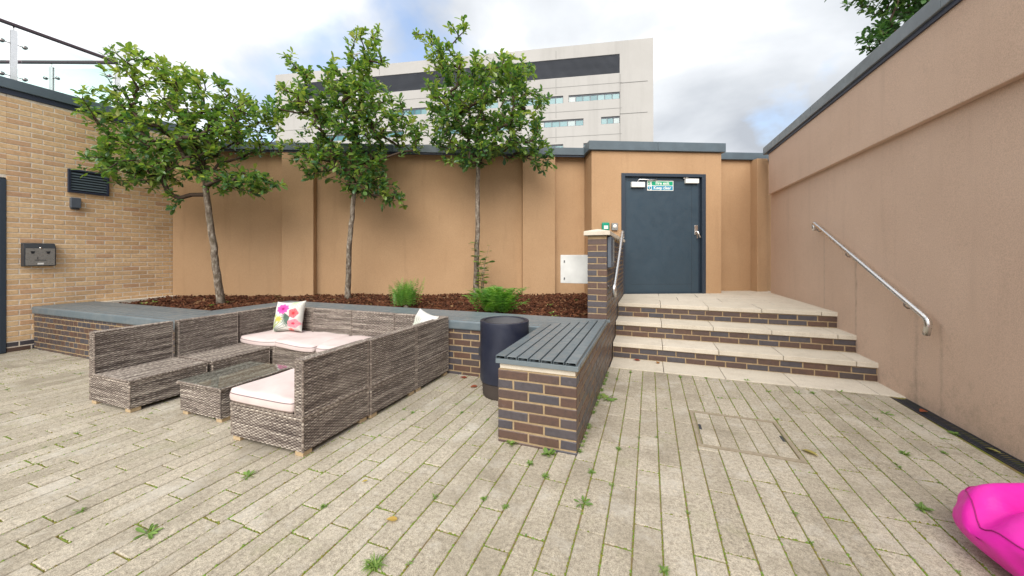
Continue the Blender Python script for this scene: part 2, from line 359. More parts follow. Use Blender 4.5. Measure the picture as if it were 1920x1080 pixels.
def np_mesh(name, V, F, rnd, mname, smooth=False):
    me = bpy.data.meshes.new(name); V = np.asarray(V, np.float32).reshape(-1, 3); F = np.asarray(F, np.int32); k = F.shape[1]
    me.vertices.add(len(V)); me.vertices.foreach_set('co', V.ravel())
    me.loops.add(F.size); me.loops.foreach_set('vertex_index', F.ravel())
    me.polygons.add(len(F)); me.polygons.foreach_set('loop_start', np.arange(0, F.size, k, dtype=np.int32))
    me.polygons.foreach_set('use_smooth', np.full(len(F), smooth))
    me.materials.append(M[mname])
    a = me.attributes.new('rnd', 'FLOAT', 'FACE'); a.data.foreach_set('value', np.asarray(rnd, np.float32))
    me.update(calc_edges=True); me.validate(); return me

# chamfered block: length on x, front towards -y (y from 0 to depth), height on z
def block_geo(l, h, d, c):
    V = [(0, 0, 0)]*12
    x0, x1 = -l/2, l/2; z0, z1 = -h/2, h/2
    V = [(x0+c, 0, z0+c), (x1-c, 0, z0+c), (x1-c, 0, z1-c), (x0+c, 0, z1-c),
         (x0, c, z0), (x1, c, z0), (x1, c, z1), (x0, c, z1),
         (x0, d, z0), (x1, d, z0), (x1, d, z1), (x0, d, z1)]
    F = [(0, 1, 2, 3)]
    for i in range(4):
        j = (i+1) % 4
        F.append((i+4, j+4, j, i)); F.append((i+8, j+8, j+4, i+4))
    return V, F
_bc = {}
def block_mesh(l, h, d, c, mname):
    k = (round(l, 3), round(h, 3), d, c, mname, random.randrange(4))
    if k not in _bc:
        V, F = block_geo(k[0], k[1], d, c)
        V = [(v[0]+random.uniform(-.0018, .0018), v[1], v[2]+random.uniform(-.0016, .0016)) if i < 8 else v for i, v in enumerate(V)]
        b = MB(); b.add(V, F); _bc[k] = b.mesh('brick', mname)
    return _bc[k]
BP = 0.0042   # how far bricks stand proud of the mortar
def brick_face(parent, p0, phi, length, z0, rows, mname, bond='stretcher', real=None, e0=0.004, e1=0.004, zmax=None, rest='brick_courses', offs=None, vis=None, unit=None):
    """bricks on a wall face; local x along the face from p0, outward = local -y turned by phi.
       real(x,z) says which bricks are objects; the others are joined into one part."""
    cp, sp = math.cos(phi), math.sin(phi)
    j = 0.0125; hh = 0.075-j
    ul = {'stretcher': 0.225, 'header': 0.1125}[bond]
    if unit: ul = unit
    restb = MB(); k = 0
    for r in range(rows):
        zc_ = z0+r*0.075+0.0375
        if offs: o = offs[r % len(offs)]
        else: o = 0.0 if r % 2 == 0 else -ul/2
        if zmax and zc_+hh/2 > zmax: continue
        x = o
        while x < length-0.01:
            a, b = max(x+j/2, -e0), min(x+ul-j/2, length+e1)
            if x <= 0.001: a = -e0
            if x+ul >= length-0.02: b = length+e1
            x += ul
            if b-a < 0.025: continue
            l = b-a; cx = (a+b)/2; dj = random.uniform(-0.0012, 0.0012); dz = random.uniform(-0.0012, 0.0012)
            if vis and not vis(cx, zc_): continue
            px = p0[0]+cp*cx+sp*(BP+dj); py = p0[1]+sp*cx-cp*(BP+dj)
            if real is None or real(cx, zc_):
                link('brick', block_mesh(l, hh, 0.03, 0.004, mname), parent, (px, py, zc_+dz), (random.uniform(-.006, .006), random.uniform(-.004, .004), phi))
                k += 1
            else:
                V, F = block_geo(l, hh, 0.03, 0.004)
                restb.add([(px+cp*v[0]-sp*v[1], py+sp*v[0]+cp*v[1], zc_+dz+v[2]) for v in V], F, random.random())
    if restb.v:
        tag(restb.obj(rest, mname, parent), kind='stuff')
    return k

def project(x, y, z):
    v = Vector((x, y, z-1.4)); Z = v.dot(CF)
    if Z < 0.1: return None
    return 960+690*v.dot(CR)/Z, 478-690*v.z/Z, Z

# ------------------------------------------------------------------ ground and paving
g_ = MB(); g_.box(-400, 400, -400, 400, -0.5, -0.06)
tag(g_.obj('ground', 'ground'), kind='structure')
WX = lambda y: 2.44-0.018*y                    # the right wall's face
bed = MB(); bed.prism([(-8.62, -3.0), (2.46, -3.0), (2.36, 4.74), (-8.62, 4.74)], -0.055, -0.007)
paving = tag(bed.obj('paving', 'joint'), kind='structure')
PW, PL, JG = 0.135, 0.49, 0.0075
MH = (0.329, 1.004, 3.01, 3.68)                # manhole
pav = []; joints = []
x = 0.059-PW*64; prev = 0
while x < 2.30:
    o = random.uniform(0, PL)
    while min(abs(o-prev), PL-abs(o-prev)) < 0.12: o = random.uniform(0, PL)
    prev = o
    y = -3.0+o-PL
    while y < 4.72:
        ln = PL+random.choice((0, 0, 0, -0.03, 0.03, 0.02))
        ya, yb = max(y, -3.0), min(y+ln, 4.722)
        y += ln
        xb = x+PW
        if x > 2.0: xb = min(xb, WX((ya+yb)/2)-0.136)
        segs = [(ya, yb)]
        if x > MH[0]-0.05 and xb < MH[1]+0.05:
            segs = [s_ for s_ in ((ya, min(yb, MH[2])), (max(ya, MH[3]), yb)) if s_[1]-s_[0] > 0.03]
        for a, b in segs:
            if b-a > 0.03 and xb-x > 0.025 and x > -8.62+0.01:
                pav.append((x, xb, a, b)); joints.append((x, a, xb, a)); joints.append((x, a, x, b))
    x += PW
def vis_rank(p):
    cx, cy = (p[0]+p[1])/2, (p[2]+p[3])/2
    if cx < -4.3 and cy > 1.9 and cx > -5.0: return 99
    q = project(cx, cy, 0)
    if not q or not (-40 < q[0] < 1960 and q[1] < 1110): return 99
    if -3.0 < cx < -2.2 and cy > 1.9: return 99
    return q[2]
pav.sort(key=vis_rank)
rest = MB()
def paver_geo(w, l, c=0.0035, d=0.028):
    V, F = block_geo(l, w, d, c)               # x=length, front -y  ->  length on Y, top +Z
    return [(-v[2], v[0], -v[1]) for v in V], F
for i, p in enumerate(pav):
    w, l = p[1]-p[0]-JG, p[3]-p[2]-JG
    cx, cy = (p[0]+p[1])/2, (p[2]+p[3])/2
    zt = random.uniform(-0.0025, 0.0015)
    if i < 300:
        k = ('paver', round(w, 3), round(l, 3))
        if k not in _bc:
            b = MB(); b.add(*paver_geo(k[1], k[2])); _bc[k] = b.mesh('paver', 'paver')
        link('paver', _bc[k], paving, (cx, cy, zt), (random.uniform(-.004, .004), random.uniform(-.008, .008), random.uniform(-.004, .004)))
    else:
        V, F = paver_geo(w, l); ti = random.uniform(-.008, .008)
        rest.add([(cx+v[0], cy+v[1], v[2]+zt+v[0]*ti) for v in V], F, random.random())
tag(rest.obj('far_pavers', 'paver', paving), kind='stuff')
# moss in the joints
mv, mf, mr = [], [], []
pat = np.random.default_rng(3)
def lush(x, y): return 0.5+0.5*math.sin(1.7*x+0.6*y)*math.cos(1.1*y-0.7*x)+0.25*math.sin(5.3*x)*math.sin(4.1*y)
for (x0, y0, x1, y1) in joints:
    q = project((x0+x1)/2, (y0+y1)/2, 0)
    if not q or q[2] > 5.6 or q[0] < -100 or q[0] > 2000 or q[1] > 1120: continue
    ln = math.hypot(x1-x0, y1-y0); n = int(ln*(105 if q[2] < 3 else 60))
    base = (0.45 if abs(x1-x0) > 0.02 else 0.18)+lush(x0, y0)*(1.0 if x0 > -1.6 else 0.8)+random.uniform(-0.25, 0.25)
    for _ in range(n):
        t = random.random()
        d_ = base+0.35*math.sin(t*ln*23+x0*9)
        if random.random() > d_: continue
        cx, cy = x0+(x1-x0)*t+random.gauss(0, 0.0030), y0+(y1-y0)*t+random.gauss(0, 0.0030)
        s_ = random.uniform(0.0045, 0.0115); h_ = random.uniform(0.002, 0.007)
        b = len(mv); a0 = random.uniform(0, 6.3)
        for k_ in range(4):
            a_ = a0+k_*1.571; mv.append((cx+s_*math.cos(a_), cy+s_*math.sin(a_), -0.006))
        mv.append((cx, cy, -0.003+h_)); rr = min(1, max(0, random.gauss(0.5, 0.24)))
        for k_ in range(4): mf.append((b+k_, b+(k_+1) % 4, b+4)); mr.append(rr)
tag(link('moss', np_mesh('moss', mv, mf, mr, 'moss')), 'yellow green moss growing in the joints between the pavers', 'moss', kind='stuff')

# manhole cover
mh = thing('manhole_cover', 'square recessed manhole cover filled with paver pieces in the paving', 'manhole cover', ((MH[0]+MH[1])/2, (MH[2]+MH[3])/2, 0))
hw, hl = (MH[1]-MH[0])/2-0.006, (MH[3]-MH[2])/2-0.006
b = MB()
for q in (0.0, 0.026):
    a, c_ = hw-q, hl-q; t_ = 0.0245 if q == 0 else 0.005
    z_ = 0.0015 if q else 0.0005
    b.box(-a, a, -c_, -c_+t_, -0.02, z_); b.box(-a, a, c_-t_, c_, -0.02, z_); b.box(-a, -a+t_, -c_+t_, c_-t_, -0.02, z_); b.box(a-t_, a, -c_+t_, c_-t_, -0.02, z_)
b.obj('frame', 'rust', mh)
for k in range(5):
    xa = -hw+0.035+k*(2*hw-0.07)/5; cuts = [-hl+0.035] + ([-0.15, 0.2], [0.02], [-0.2, 0.15], [0.06], [-0.1])[k] + [hl-0.035]
    for ya, yb in zip(cuts, cuts[1:]):
        V, F = paver_geo((2*hw-0.07)/5-0.006, yb-ya-0.006)
        pb = MB(); pb.add([(v[0]+xa+(2*hw-0.07)/10, v[1]+(ya+yb)/2, v[2]-0.001) for v in V], F); pb.obj('paver', 'paver', mh)
for sx in (-1, 1):
    hb = MB(); hb.box(sx*(hw-0.05)-0.010, sx*(hw-0.05)+0.010, -0.045, 0.045, -0.004, 0.003); h_ = hb.obj('lifting_handle', 'dark_grey', mh, 0.003)

# ------------------------------------------------------------------ drain along the right wall
dr = thing('drainage_channel', 'narrow black slotted drain channel along the foot of the right wall', 'drain', (2.353, 1.0, 0), math.atan2(0.018, 1.0))
b = MB(); b.box(-0.062, -0.052, -3.9, 3.70, -0.05, 0.0); b.box(0.052, 0.062, -3.9, 3.70, -0.05, 0.0); b.box(-0.052, 0.052, -3.9, 3.7, -0.05, -0.03); b.obj('channel', 'grate', dr)
b = MB()
for i in range(200):
    y = 3.69-0.028*i
    b.prism([(-0.052, y-0.015), (0.0, y-0.028), (0.0, y-0.018), (-0.052, y-0.005)], -0.012, -0.001)
    b.prism([(0.0, y-0.028), (0.052, y-0.015), (0.052, y-0.005), (0.0, y-0.018)], -0.012, -0.001)
tag(b.obj('grate', 'grate', dr), kind='stuff')

# ------------------------------------------------------------------ left brick building
LB = thing('brick_building', 'buff brick building with dark metal roof edge and glass roof terrace, at left', 'building', (-8.62, 2.40, 0))
b = MB(); b.box(-7.0, 0, 0.0, 2.35, -0.3, 3.70); b.box(-7.0, 0, -6.4, -0.004, 2.505, 3.70); b.box(-7, 0, -6.4, -1.3, -0.3, 2.495); b.obj('wall', 'mortar_pale', LB)
def lreal(x, z): 
    return 0.6 < z < 3.7
# 300 largest as objects: the courses that show, from the door reveal to the corner
cnt = [0]
def lpick(x, z):
    ok = 0.6 < z and x < 1.75 and z < 3.30
    if ok: cnt[0] += 1
    return ok and cnt[0] <= 296
brick_face(LB, (0, 0), R(90), 2.06, 0.145, 48, 'brick_buff', real=lpick, e1=-0.003, zmax=3.72)
brick_face(LB, (0, 0), R(90), 2.06, -0.005, 2, 'brick_blue', real=lambda x, z: x < 0.3, e1=-0.003)
brick_face(LB, (0, -6.4), R(90), 6.395, 2.545, 16, 'brick_buff', real=lambda x, z: False, zmax=3.72)
b = MB(); b.box(-7.0, 0.022, -6.4, 2.40, 3.705, 3.775); b.obj('eaves_strip', 'navy_strip', LB)
for k, (y0, y1) in enumerate(((-6.4, -3.5), (-3.496, -0.6), (-0.596, 2.42))):
    b = MB(); b.box(-7.0, 0.055, y0, y1, 3.778, 3.925); b.obj('coping', 'coping', LB, 0.006)
# door at the very left edge
b = MB(); b.box(-0.10, 0.012, -0.062, -0.006, 0.0, 2.49); b.box(-0.10, 0.012, -1.29, -1.23, 0.0, 2.49); b.box(-0.10, 0.012, -1.228, -0.064, 2.43, 2.49); b.obj('door_frame', 'frame_paint', LB, 0.003)
b = MB(); b.box(-0.08, -0.03, -1.225, -0.066, 0.01, 2.425); ld = b.obj('door', 'door_paint', LB)
b = MB(); b.tube([(-0.03, -0.17, 1.0), (0.03, -0.17, 1.0), (0.03, -0.29, 1.0)], 0.011, 8); b.obj('handle', 'steel', ld)

# vent, little box, ashtray on the brick wall
def wall_thing(name, label, cat, y, z): return thing(name, label, cat, (-8.614, y, z))
v = wall_thing('louvred_vent', 'dark blue louvred air vent high on the buff brick wall', 'vent', 3.22, 2.58)
b = MB(); W_, H_ = 0.235, 0.185
b.box(-0.004, 0.035, -W_, W_, -H_, -H_+0.028); b.box(-0.004, 0.035, -W_, W_, H_-0.028, H_); b.box(-0.004, 0.035, -W_, -W_+0.028, -H_+0.029, H_-0.029); b.box(-0.004, 0.035, W_-0.028, W_, -H_+0.029, H_-0.029); b.obj('frame', 'navy_strip', v, 0.003)
b = MB(); b.box(-0.004, 0.004, -W_+0.02, W_-0.02, -H_+0.02, H_-0.02); b.obj('backing', 'dark_void', v)
for k in range(7):
    z = -H_+0.05+k*0.0415
    b = MB(); b.add([(0.006, -W_+0.029, z+0.022), (0.030, -W_+0.029, z-0.008), (0.033, -W_+0.029, z-0.004), (0.009, -W_+0.029, z+0.026), (0.006, W_-0.029, z+0.022), (0.030, W_-0.029, z-0.008), (0.033, W_-0.029, z-0.004), (0.009, W_-0.029, z+0.026)],
        [(0, 1, 2, 3), (7, 6, 5, 4), (0, 4, 5, 1), (1, 5, 6, 2), (2, 6, 7, 3), (3, 7, 4, 0)]); b.obj('slat', 'coping', v)
v = wall_thing('sensor_box', 'small dark grey box on the brick wall below the louvred vent', 'sensor', 3.06, 2.22)
b = MB(); b.box(0.0, 0.06, -0.055, 0.055, -0.07, 0.09); b.obj('housing', 'panel_grey', v, 0.006)
b = MB(); b.box(0.0, 0.045, -0.045, 0.045, -0.095, -0.072); b.obj('lens', 'dark_grey', v, 0.004)
v = wall_thing('wall_ashtray', 'steel fronted ashtray box with two dark holes on the brick wall', 'ashtray', 2.685, 1.40)
b = MB(); b.add([(0, -0.155, -0.165), (0.085, -0.155, -0.165), (0.085, -0.155, 0.105), (0.05, -0.155, 0.17), (0, -0.155, 0.17), (0, 0.155, -0.165), (0.085, 0.155, -0.165), (0.085, 0.155, 0.105), (0.05, 0.155, 0.17), (0, 0.155, 0.17)],
    [(4, 3, 2, 1, 0)[::-1][::-1], (5, 6, 7, 8, 9), (0, 5, 9, 4)[::-1], (1, 2, 7, 6), (2, 3, 8, 7), (3, 4, 9, 8), (0, 1, 6, 5)]); b.obj('housing', 'dark_grey', v, 0.004)
b = MB(); b.box(0.086, 0.090, -0.142, 0.142, -0.155, 0.098); fp = b.obj('front_plate', 'ash_face', v, 0.002)
for s in (-1, 1):
    b = MB(); c0 = s*0.075; b.add([(0.0915, c0-0.022, 0.055), (0.0915, c0+0.022, 0.055), (0.0915, c0+0.012, 0.018), (0.0915, c0-0.012, 0.018), (0.088, c0-0.022, 0.055), (0.088, c0+0.022, 0.055), (0.088, c0+0.012, 0.018), (0.088, c0-0.012, 0.018)], [(0, 3, 2, 1), (0, 1, 5, 4), (1, 2, 6, 5), (2, 3, 7, 6), (3, 0, 4, 7)]); b.obj('stub_hole', 'dark_void', v)
b = MB(); b.box(0.0905, 0.0922, -0.03, 0.03, -0.142, -0.118); b.obj('label_plate', 'white', v)
b = MB(); b.box(0.0905, 0.0918, -0.055, 0.055, -0.082, -0.074); b.box(0.0905, 0.0918, -0.032, -0.024, -0.06, -0.03); b.box(0.0905, 0.0918, -0.040, -0.020, -0.064, -0.060); b.obj('printed_mark', 'dark_grey', v)
b = MB(); b.tube([(0.086, 0, 0.105), (0.094, 0, 0.105)], 0.012, 12); b.obj('lock', 'steel', v)

# roof terrace balustrade
BA = thing('glass_balustrade', 'steel and glass balustrade of the roof terrace above the brick wall', 'balustrade', (-9.17, 3.80, 3.925))
d2 = Vector((-math.cos(R(21)), -math.sin(R(21)), 0)); d1 = Vector((0, -1, 0)); U = Vector((0, 0, 1))
def slab_between(p, q, th, z0, z1, mname, name, parent, bevel=0):
    dd = (q-p).normalized(); nn = Vector((-dd.y, dd.x, 0))*th/2
    c4 = [p-nn, q-nn, q+nn, p+nn]
    b = MB(); b.prism([(c.x, c.y) for c in c4], z0, z1); return b.obj(name, mname, parent, bevel)
for di, (dd, step, n) in enumerate(((d1, 1.18, 4), (d2, 1.2, 3))):
    end = dd*(step*n+0.3)
    slab_between(dd*(0.0 if di == 0 else 0.03), end, 0.065, 0.995, 1.035, 'rail_dark', 'handrail', BA, 0.004)
    nrm = Vector((-dd.y, dd.x, 0))
    for k in range(n+1):
        if di and k == 0: continue
        p = dd*(step*k)
        for s in (-1, 1):
            a = p+nrm*(0.014*s)
            slab_between(a-dd*0.034, a+dd*0.034, 0.012, -0.03, 0.93, 'steel', 'post', BA, 0.002)
        b = MB(); b.tube([p+U*0.90, p+U*1.004], 0.008, 8); b.obj('rail_pin', 'steel', BA)
        for s in (-1, 1):
            if k == 0 and s < 0: continue
            for hz in (0.22, 0.72):
                b = MB(); e_ = p+dd*(0.11*s)
                b.tube([p+dd*(0.02*s)+U*hz, e_+U*hz], 0.007, 6); b.tube([e_+U*hz-nrm*0.018, e_+U*hz+nrm*0.018], 0.026, 14); b.obj('glass_clamp', 'steel_dark', BA)
    for k in range(n):
        p, q = dd*(step*k+0.075), dd*(step*(k+1)-0.075)
        slab_between(p, q, 0.012, 0.02, 0.90, 'glass', 'glass_panel', BA)

# ------------------------------------------------------------------ back wall (oblique), local x along the wall, -y towards the yard
PHI = math.atan2(9.043-4.35, 1.829+8.6)
BW = thing('rendered_wall', 'tan rendered back wall with piers, dark metal coping and door block', 'wall', (-8.6, 4.35, 0), PHI)
CB, CT = 3.41, 3.56
b = MB(); b.box(0.0, 8.05, 0, 0.35, -0.2, CB); b.box(10.665, 12.6, 0, 0.35, -0.2, CB); b.obj('wall', 'render_tan', BW)
for s0, s1 in ((2.10, 2.69), (6.75, 7.41)):
    b = MB(); b.box(s0, s1, -0.15, -0.002, -0.2, CB-0.004); b.obj('pier', 'render_tan', BW, 0.008)
b = MB(); b.box(11.64, 11.87, -0.2, -0.002, -0.2, CB-0.004); b.obj('pier', 'render_tan', BW, 0.008)
D0, D1, DT = 8.64, 10.34, 2.99
b = MB(); b.box(8.055, D0, -0.5, 0.35, -0.2, CB+0.005); b.box(D1, 10.66, -0.5, 0.35, -0.2, CB+0.005); b.box(D0+0.001, D1-0.001, -0.5, 0.35, DT, CB+0.005); b.box(D0+0.001, D1-0.001, -0.30, 0.35, -0.2, DT-0.001)
b.obj('door_block', 'render_tan', BW)
def coping(x0, x1, y0, y1, zb=CB, zt=CT):
    b = MB(); b.box(x0, x1, y0, y1, zb, zt); b.obj('coping', 'coping', BW, 0.006)
for x0, x1 in ((-0.1, 1.9), (1.903, 4.2), (4.203, 6.5), (6.503, 8.05)): coping(x0, x1, -0.19, 0.40)
coping(7.99, 9.35, -0.56, 0.41, CB+0.012, CT+0.035); coping(9.353, 10.72, -0.56, 0.41, CB+0.012, CT+0.035)
coping(10.725, 12.7, -0.075, 0.40)
b = MB(); b.box(0.0, 8.0, -0.165, -0.155, CB-0.03, CB-0.002); b.obj('drip_strip', 'navy_strip', BW)
# the door
b = MB(); fw = 0.075
b.box(D0, D0+fw, -0.515, -0.36, 0.64, DT); b.box(D1-fw, D1, -0.515, -0.36, 0.64, DT); b.box(D0+fw+0.001, D1-fw-0.001, -0.515, -0.36, DT-0.06, DT)
b.obj('door_frame', 'frame_paint', BW, 0.004)
b = MB(); dx0, dx1, dz0, dz1 = D0+fw+0.003, D1-fw-0.045, 0.652, DT-0.064
b.box(dx0, dx1, -0.455, -0.40, dz0, dz1)
door = b.obj('door', 'door_paint', BW, 0.003)
b = MB(); b.box(dx1+0.004, D1-fw-0.003, -0.43, -0.38, dz0, dz1); b.obj('slave_strip', 'frame_paint', BW, 0.002)
b = MB(); xg = dx1-0.14; b.box(dx0+0.14, xg, -0.4555, -0.4545, dz1-0.225, dz1-0.221); b.box(xg, xg+0.004, -0.4555, -0.4545, dz0, dz1-0.10); b.box(dx0+0.14, xg, -0.4555, -0.4545, dz0+0.17, dz0+0.174); b.obj('panel_groove', 'dark_void', door)
def closer(xa, xb, za, zb, arm):
    b = MB(); b.box(xa, xb, -0.515, -0.456, za, zb); c = b.obj('door_closer', 'white', door, 0.006)
    b = MB(); b.tube(arm, 0.010, 6); b.obj('closer_arm', 'steel', door)
closer(8.842, 9.11, 2.72, 2.822, [(8.97, -0.487, 2.83), (9.0, -0.49, 2.875), (9.27, -0.50, 2.868), (9.36, -0.485, 2.885)])
closer(9.93, 10.20, 2.81, 2.90, [(9.95, -0.49, 2.905), (9.88, -0.50, 2.915), (10.05, -0.50, 2.94)])
b = MB(); b.box(8.80, 10.2, -0.462, -0.456, 2.862, 2.872); b.obj('closer_rail', 'dark_grey', door)
b = MB(); b.box(10.13, 10.20, -0.475, -0.456, 1.80, 1.99); h_ = b.obj('handle', 'steel', door, 0.006)
b = MB(); b.tube([(10.165, -0.474, 1.86), (10.165, -0.52, 1.86), (10.215, -0.53, 1.74)], 0.015, 8); b.obj('lever', 'steel', door)
b = MB(); b.box(10.175, 10.20, -0.473, -0.457, 1.795, 1.73); b.obj('lock', 'steel', door)
# threshold
b = MB(); b.box(D0+fw, D1-fw, -0.50, -0.36, 0.641, 0.652); b.obj('threshold', 'frame_paint', BW)
def text_mesh(txt, size, ext=0.001, bold=0.0):
    cu = bpy.data.curves.new('t', 'FONT'); cu.body = txt; cu.size = size; cu.extrude = ext; cu.offset = bold
    cu.align_x = 'CENTER'; cu.align_y = 'CENTER'
    o = bpy.data.objects.new('t', cu); COL.objects.link(o)
    dg = bpy.context.evaluated_depsgraph_get(); me = bpy.data.meshes.new_from_object(o.evaluated_get(dg))
    bpy.data.objects.remove(o); return me
def bw_world(s, y, z):
    return (-8.6+math.cos(PHI)*s-math.sin(PHI)*y, 4.35+math.sin(PHI)*s+math.cos(PHI)*y, z)
sg = thing('fire_exit_sign', 'green and blue fire exit keep clear sign on the grey door', 'sign', bw_world(9.44, -0.457, 2.762), PHI)
b = MB(); b.box(-0.265, 0.265, -0.004, 0.0, -0.097, 0.097); b.obj('plate', 'white', sg)
b = MB(); b.box(-0.175, 0.252, -0.0055, -0.0042, 0.006, 0.085); b.obj('green_field', 'sign_green', sg)
b = MB(); b.box(-0.175, 0.252, -0.0055, -0.0042, -0.085, -0.006); b.obj('blue_field', 'sign_blue', sg)
for txt, z in (('Fire exit', 0.046), ('Keep clear', -0.045)):
    me = text_mesh(txt, 0.082, 0.0006, 0.0018); me.materials.append(M['white'])
    link('lettering', me, sg, (0.04, -0.0062, z), (R(90), 0, 0))
b = MB(); b.tube([(-0.222, -0.0058, -0.045), (-0.222, -0.0042, -0.045)], 0.036, 20); b.obj('mandatory_disc', 'sign_blue', sg)
me = text_mesh('!', 0.07, 0.0006, 0.0025); me.materials.append(M['white']); link('exclamation_mark', me, sg, (-0.222, -0.0066, -0.045), (R(90), 0, 0))
b = MB(); b.box(-0.252, -0.192, -0.0055, -0.0042, 0.01, 0.082); pz = b.obj('pictogram_field', 'sign_green', sg)
b = MB(); b.box(-0.212, -0.198, -0.0066, -0.0056, 0.016, 0.074); b.tube([(-0.232, -0.0066, 0.066), (-0.232, -0.0056, 0.066)], 0.007, 8)
b.add([(-0.243, -0.0064, 0.04), (-0.236, -0.0064, 0.057), (-0.226, -0.0064, 0.054), (-0.230, -0.0064, 0.036), (-0.220, -0.0064, 0.018), (-0.227, -0.0064, 0.016), (-0.236, -0.0064, 0.032), (-0.247, -0.0064, 0.018), (-0.250, -0.0064, 0.023)], [(8, 7, 6, 0), (0, 6, 3, 1), (1, 3, 2), (3, 6, 5, 4)]); b.obj('pictogram', 'white', sg)
# call point and reader beside the door
t = thing('call_point', 'green emergency door release on the tan wall above the brick parapet', 'call point', bw_world(8.32, -0.502, 1.95), PHI)
b = MB(); b.box(-0.072, 0.072, -0.055, 0, -0.075, 0.075); b.obj('housing', 'green', t, 0.018, seg=3)
b = MB(); b.box(-0.04, 0.04, -0.058, -0.0555, -0.05, 0.015); b.obj('window', 'white', t, 0.002)
t = thing('door_reader', 'small grey door reader beside the green release on tan wall', 'reader', bw_world(8.50, -0.502, 1.95), PHI)
b = MB(); b.box(-0.06, 0.06, -0.045, 0, -0.075, 0.065); b.obj('housing', 'grey_plastic', t, 0.012, seg=3)
b = MB(); b.tube([(0, -0.052, 0.0), (0, -0.0455, 0.0)], 0.04, 20); b.obj('button', 'white', t)

# ------------------------------------------------------------------ right wall
RWA = math.atan2(0.018, 1.0)                    # turns local +y a little towards -x
RW = thing('rendered_wall', 'pinkish beige rendered wall with projecting upper band, at right', 'wall', (2.44, 0, 0), RWA)
b = MB(); b.box(0, 0.4, -3.5, 8.75, -0.2, 3.44); b.obj('wall', 'render_right_lit', RW)
b = MB(); b.box(-0.065, -0.002, -3.5, 8.66, 2.60, 3.44); b.obj('upper_band', 'render_right_lit', RW, 0.008)
for y0, y1 in ((-3.5, -0.9), (-0.897, 1.6), (1.603, 4.1), (4.103, 6.6), (6.603, 8.85)):
    b = MB(); b.box(-0.11, 0.44, y0, y1, 3.442, 3.585); b.obj('coping', 'coping_pale', RW, 0.006)
b = MB(); b.box(-0.085, -0.066, -3.5, 8.66, 3.40, 3.441); b.obj('drip_strip', 'navy_strip', RW)

# ------------------------------------------------------------------ steps and landing
XL, XR = -0.470, 2.385
ST = thing('stone_steps', 'pale stone steps with dark brick risers up to the door', 'steps', (0, 0, 0))
jx = [XL, 0.159, 0.806, 1.477, 2.16, XR]
def slabs(y0, y1, z0, z1, name='slab', jj=jx):
    for a, c_ in zip(jj, jj[1:]):
        b = MB(); b.box(a+0.003, c_-0.003, y0, y1, z0, z1, random.random()); b.obj(name, 'slab', ST, 0.005, loc=(0, 0, random.uniform(-.0015, .0015)))
slabs(4.735, 5.215, -0.05, 0.004)
YR = (5.20, 5.635, 6.09); HS = (0.213, 0.427, 0.640)
for k in range(3):
    zb = HS[k-1] if k else 0.0
    b = MB(); y1 = YR[k+1] if k < 2 else 6.7
    b.box(XL+0.002, XR, YR[k], 6.8, zb-0.02 if k else -0.1, HS[k]-0.060); b.obj('mortar', 'mortar_tan', ST)
    brick_face(ST, (XL+0.003, YR[k]), 0.0, 2.84, HS[k]-0.060-0.151, 2, 'brick_blue', e0=-0.002, e1=0.0)
    if k < 2: slabs(YR[k]-0.022, YR[k+1]+0.012, HS[k]-0.056, HS[k])
ys = [6.068, 6.70, 7.32, 7.94, 8.56, 9.2]
for i, (y0, y1) in enumerate(zip(ys, ys[1:])):
    slabs(y0+0.003, y1-0.003, HS[2]-0.056, HS[2], jj=jx if i % 2 == 0 else [XL, 0.45, 1.1, 1.8, XR])
b = MB(); b.box(XL+0.001, XR, 6.81, 9.3, -0.1, HS[2]-0.062); b.box(XL+0.001, XR, 6.0+0.1, 6.80, 0.3, HS[2]-0.0605); b.obj('landing_base', 'mortar_tan', ST)

# ------------------------------------------------------------------ brick bench with slatted top
BN = thing('brick_bench', 'dark brick bench with slatted grey top jutting into the yard', 'bench', (-0.775, 3.5, 0))
ox, oy = -0.775, 3.5
b = MB(); b.box(-1.066-ox, -0.48-ox, 2.565-oy, 4.49-oy, -0.1, 0.545); b.obj('mortar', 'mortar_tan', BN)
ROWB = -0.055
brick_face(BN, (-1.066-ox, 2.565-oy), 0.0, 0.586, ROWB, 8, 'brick_blue', offs=(-0.1172, 0.0), e1=0.0035, unit=0.2344)
brick_face(BN, (-0.48-ox, 2.565-oy), R(90), 1.925, ROWB, 8, 'brick_blue', offs=(0.0, -0.1125), e0=0.0, e1=0.0)
brick_face(BN, (-1.066-ox, 3.84-oy), R(-90), 1.275, ROWB, 8, 'brick_blue', real=lambda x, z: False, e0=0, e1=0)
b = MB(); b.box(-1.06-ox, -0.487-ox, 2.572-oy, 4.49-oy, 0.546, 0.59); b.obj('stone_pad', 'slab', BN, 0.004)
b = MB(); b.box(-1.085-ox, -0.462-ox, 2.548-oy, 2.571-oy, 0.588, 0.622); b.box(-1.085-ox, -1.06-ox, 2.5715-oy, 3.84-oy, 0.588, 0.622); b.box(-0.486-ox, -0.462-ox, 2.5715-oy, 4.42-oy, 0.588, 0.622); b.box(-1.059-ox, -0.487-ox, 2.5715-oy, 3.8-oy, 0.591, 0.60); b.obj('bearer', 'slat', BN, 0.002)
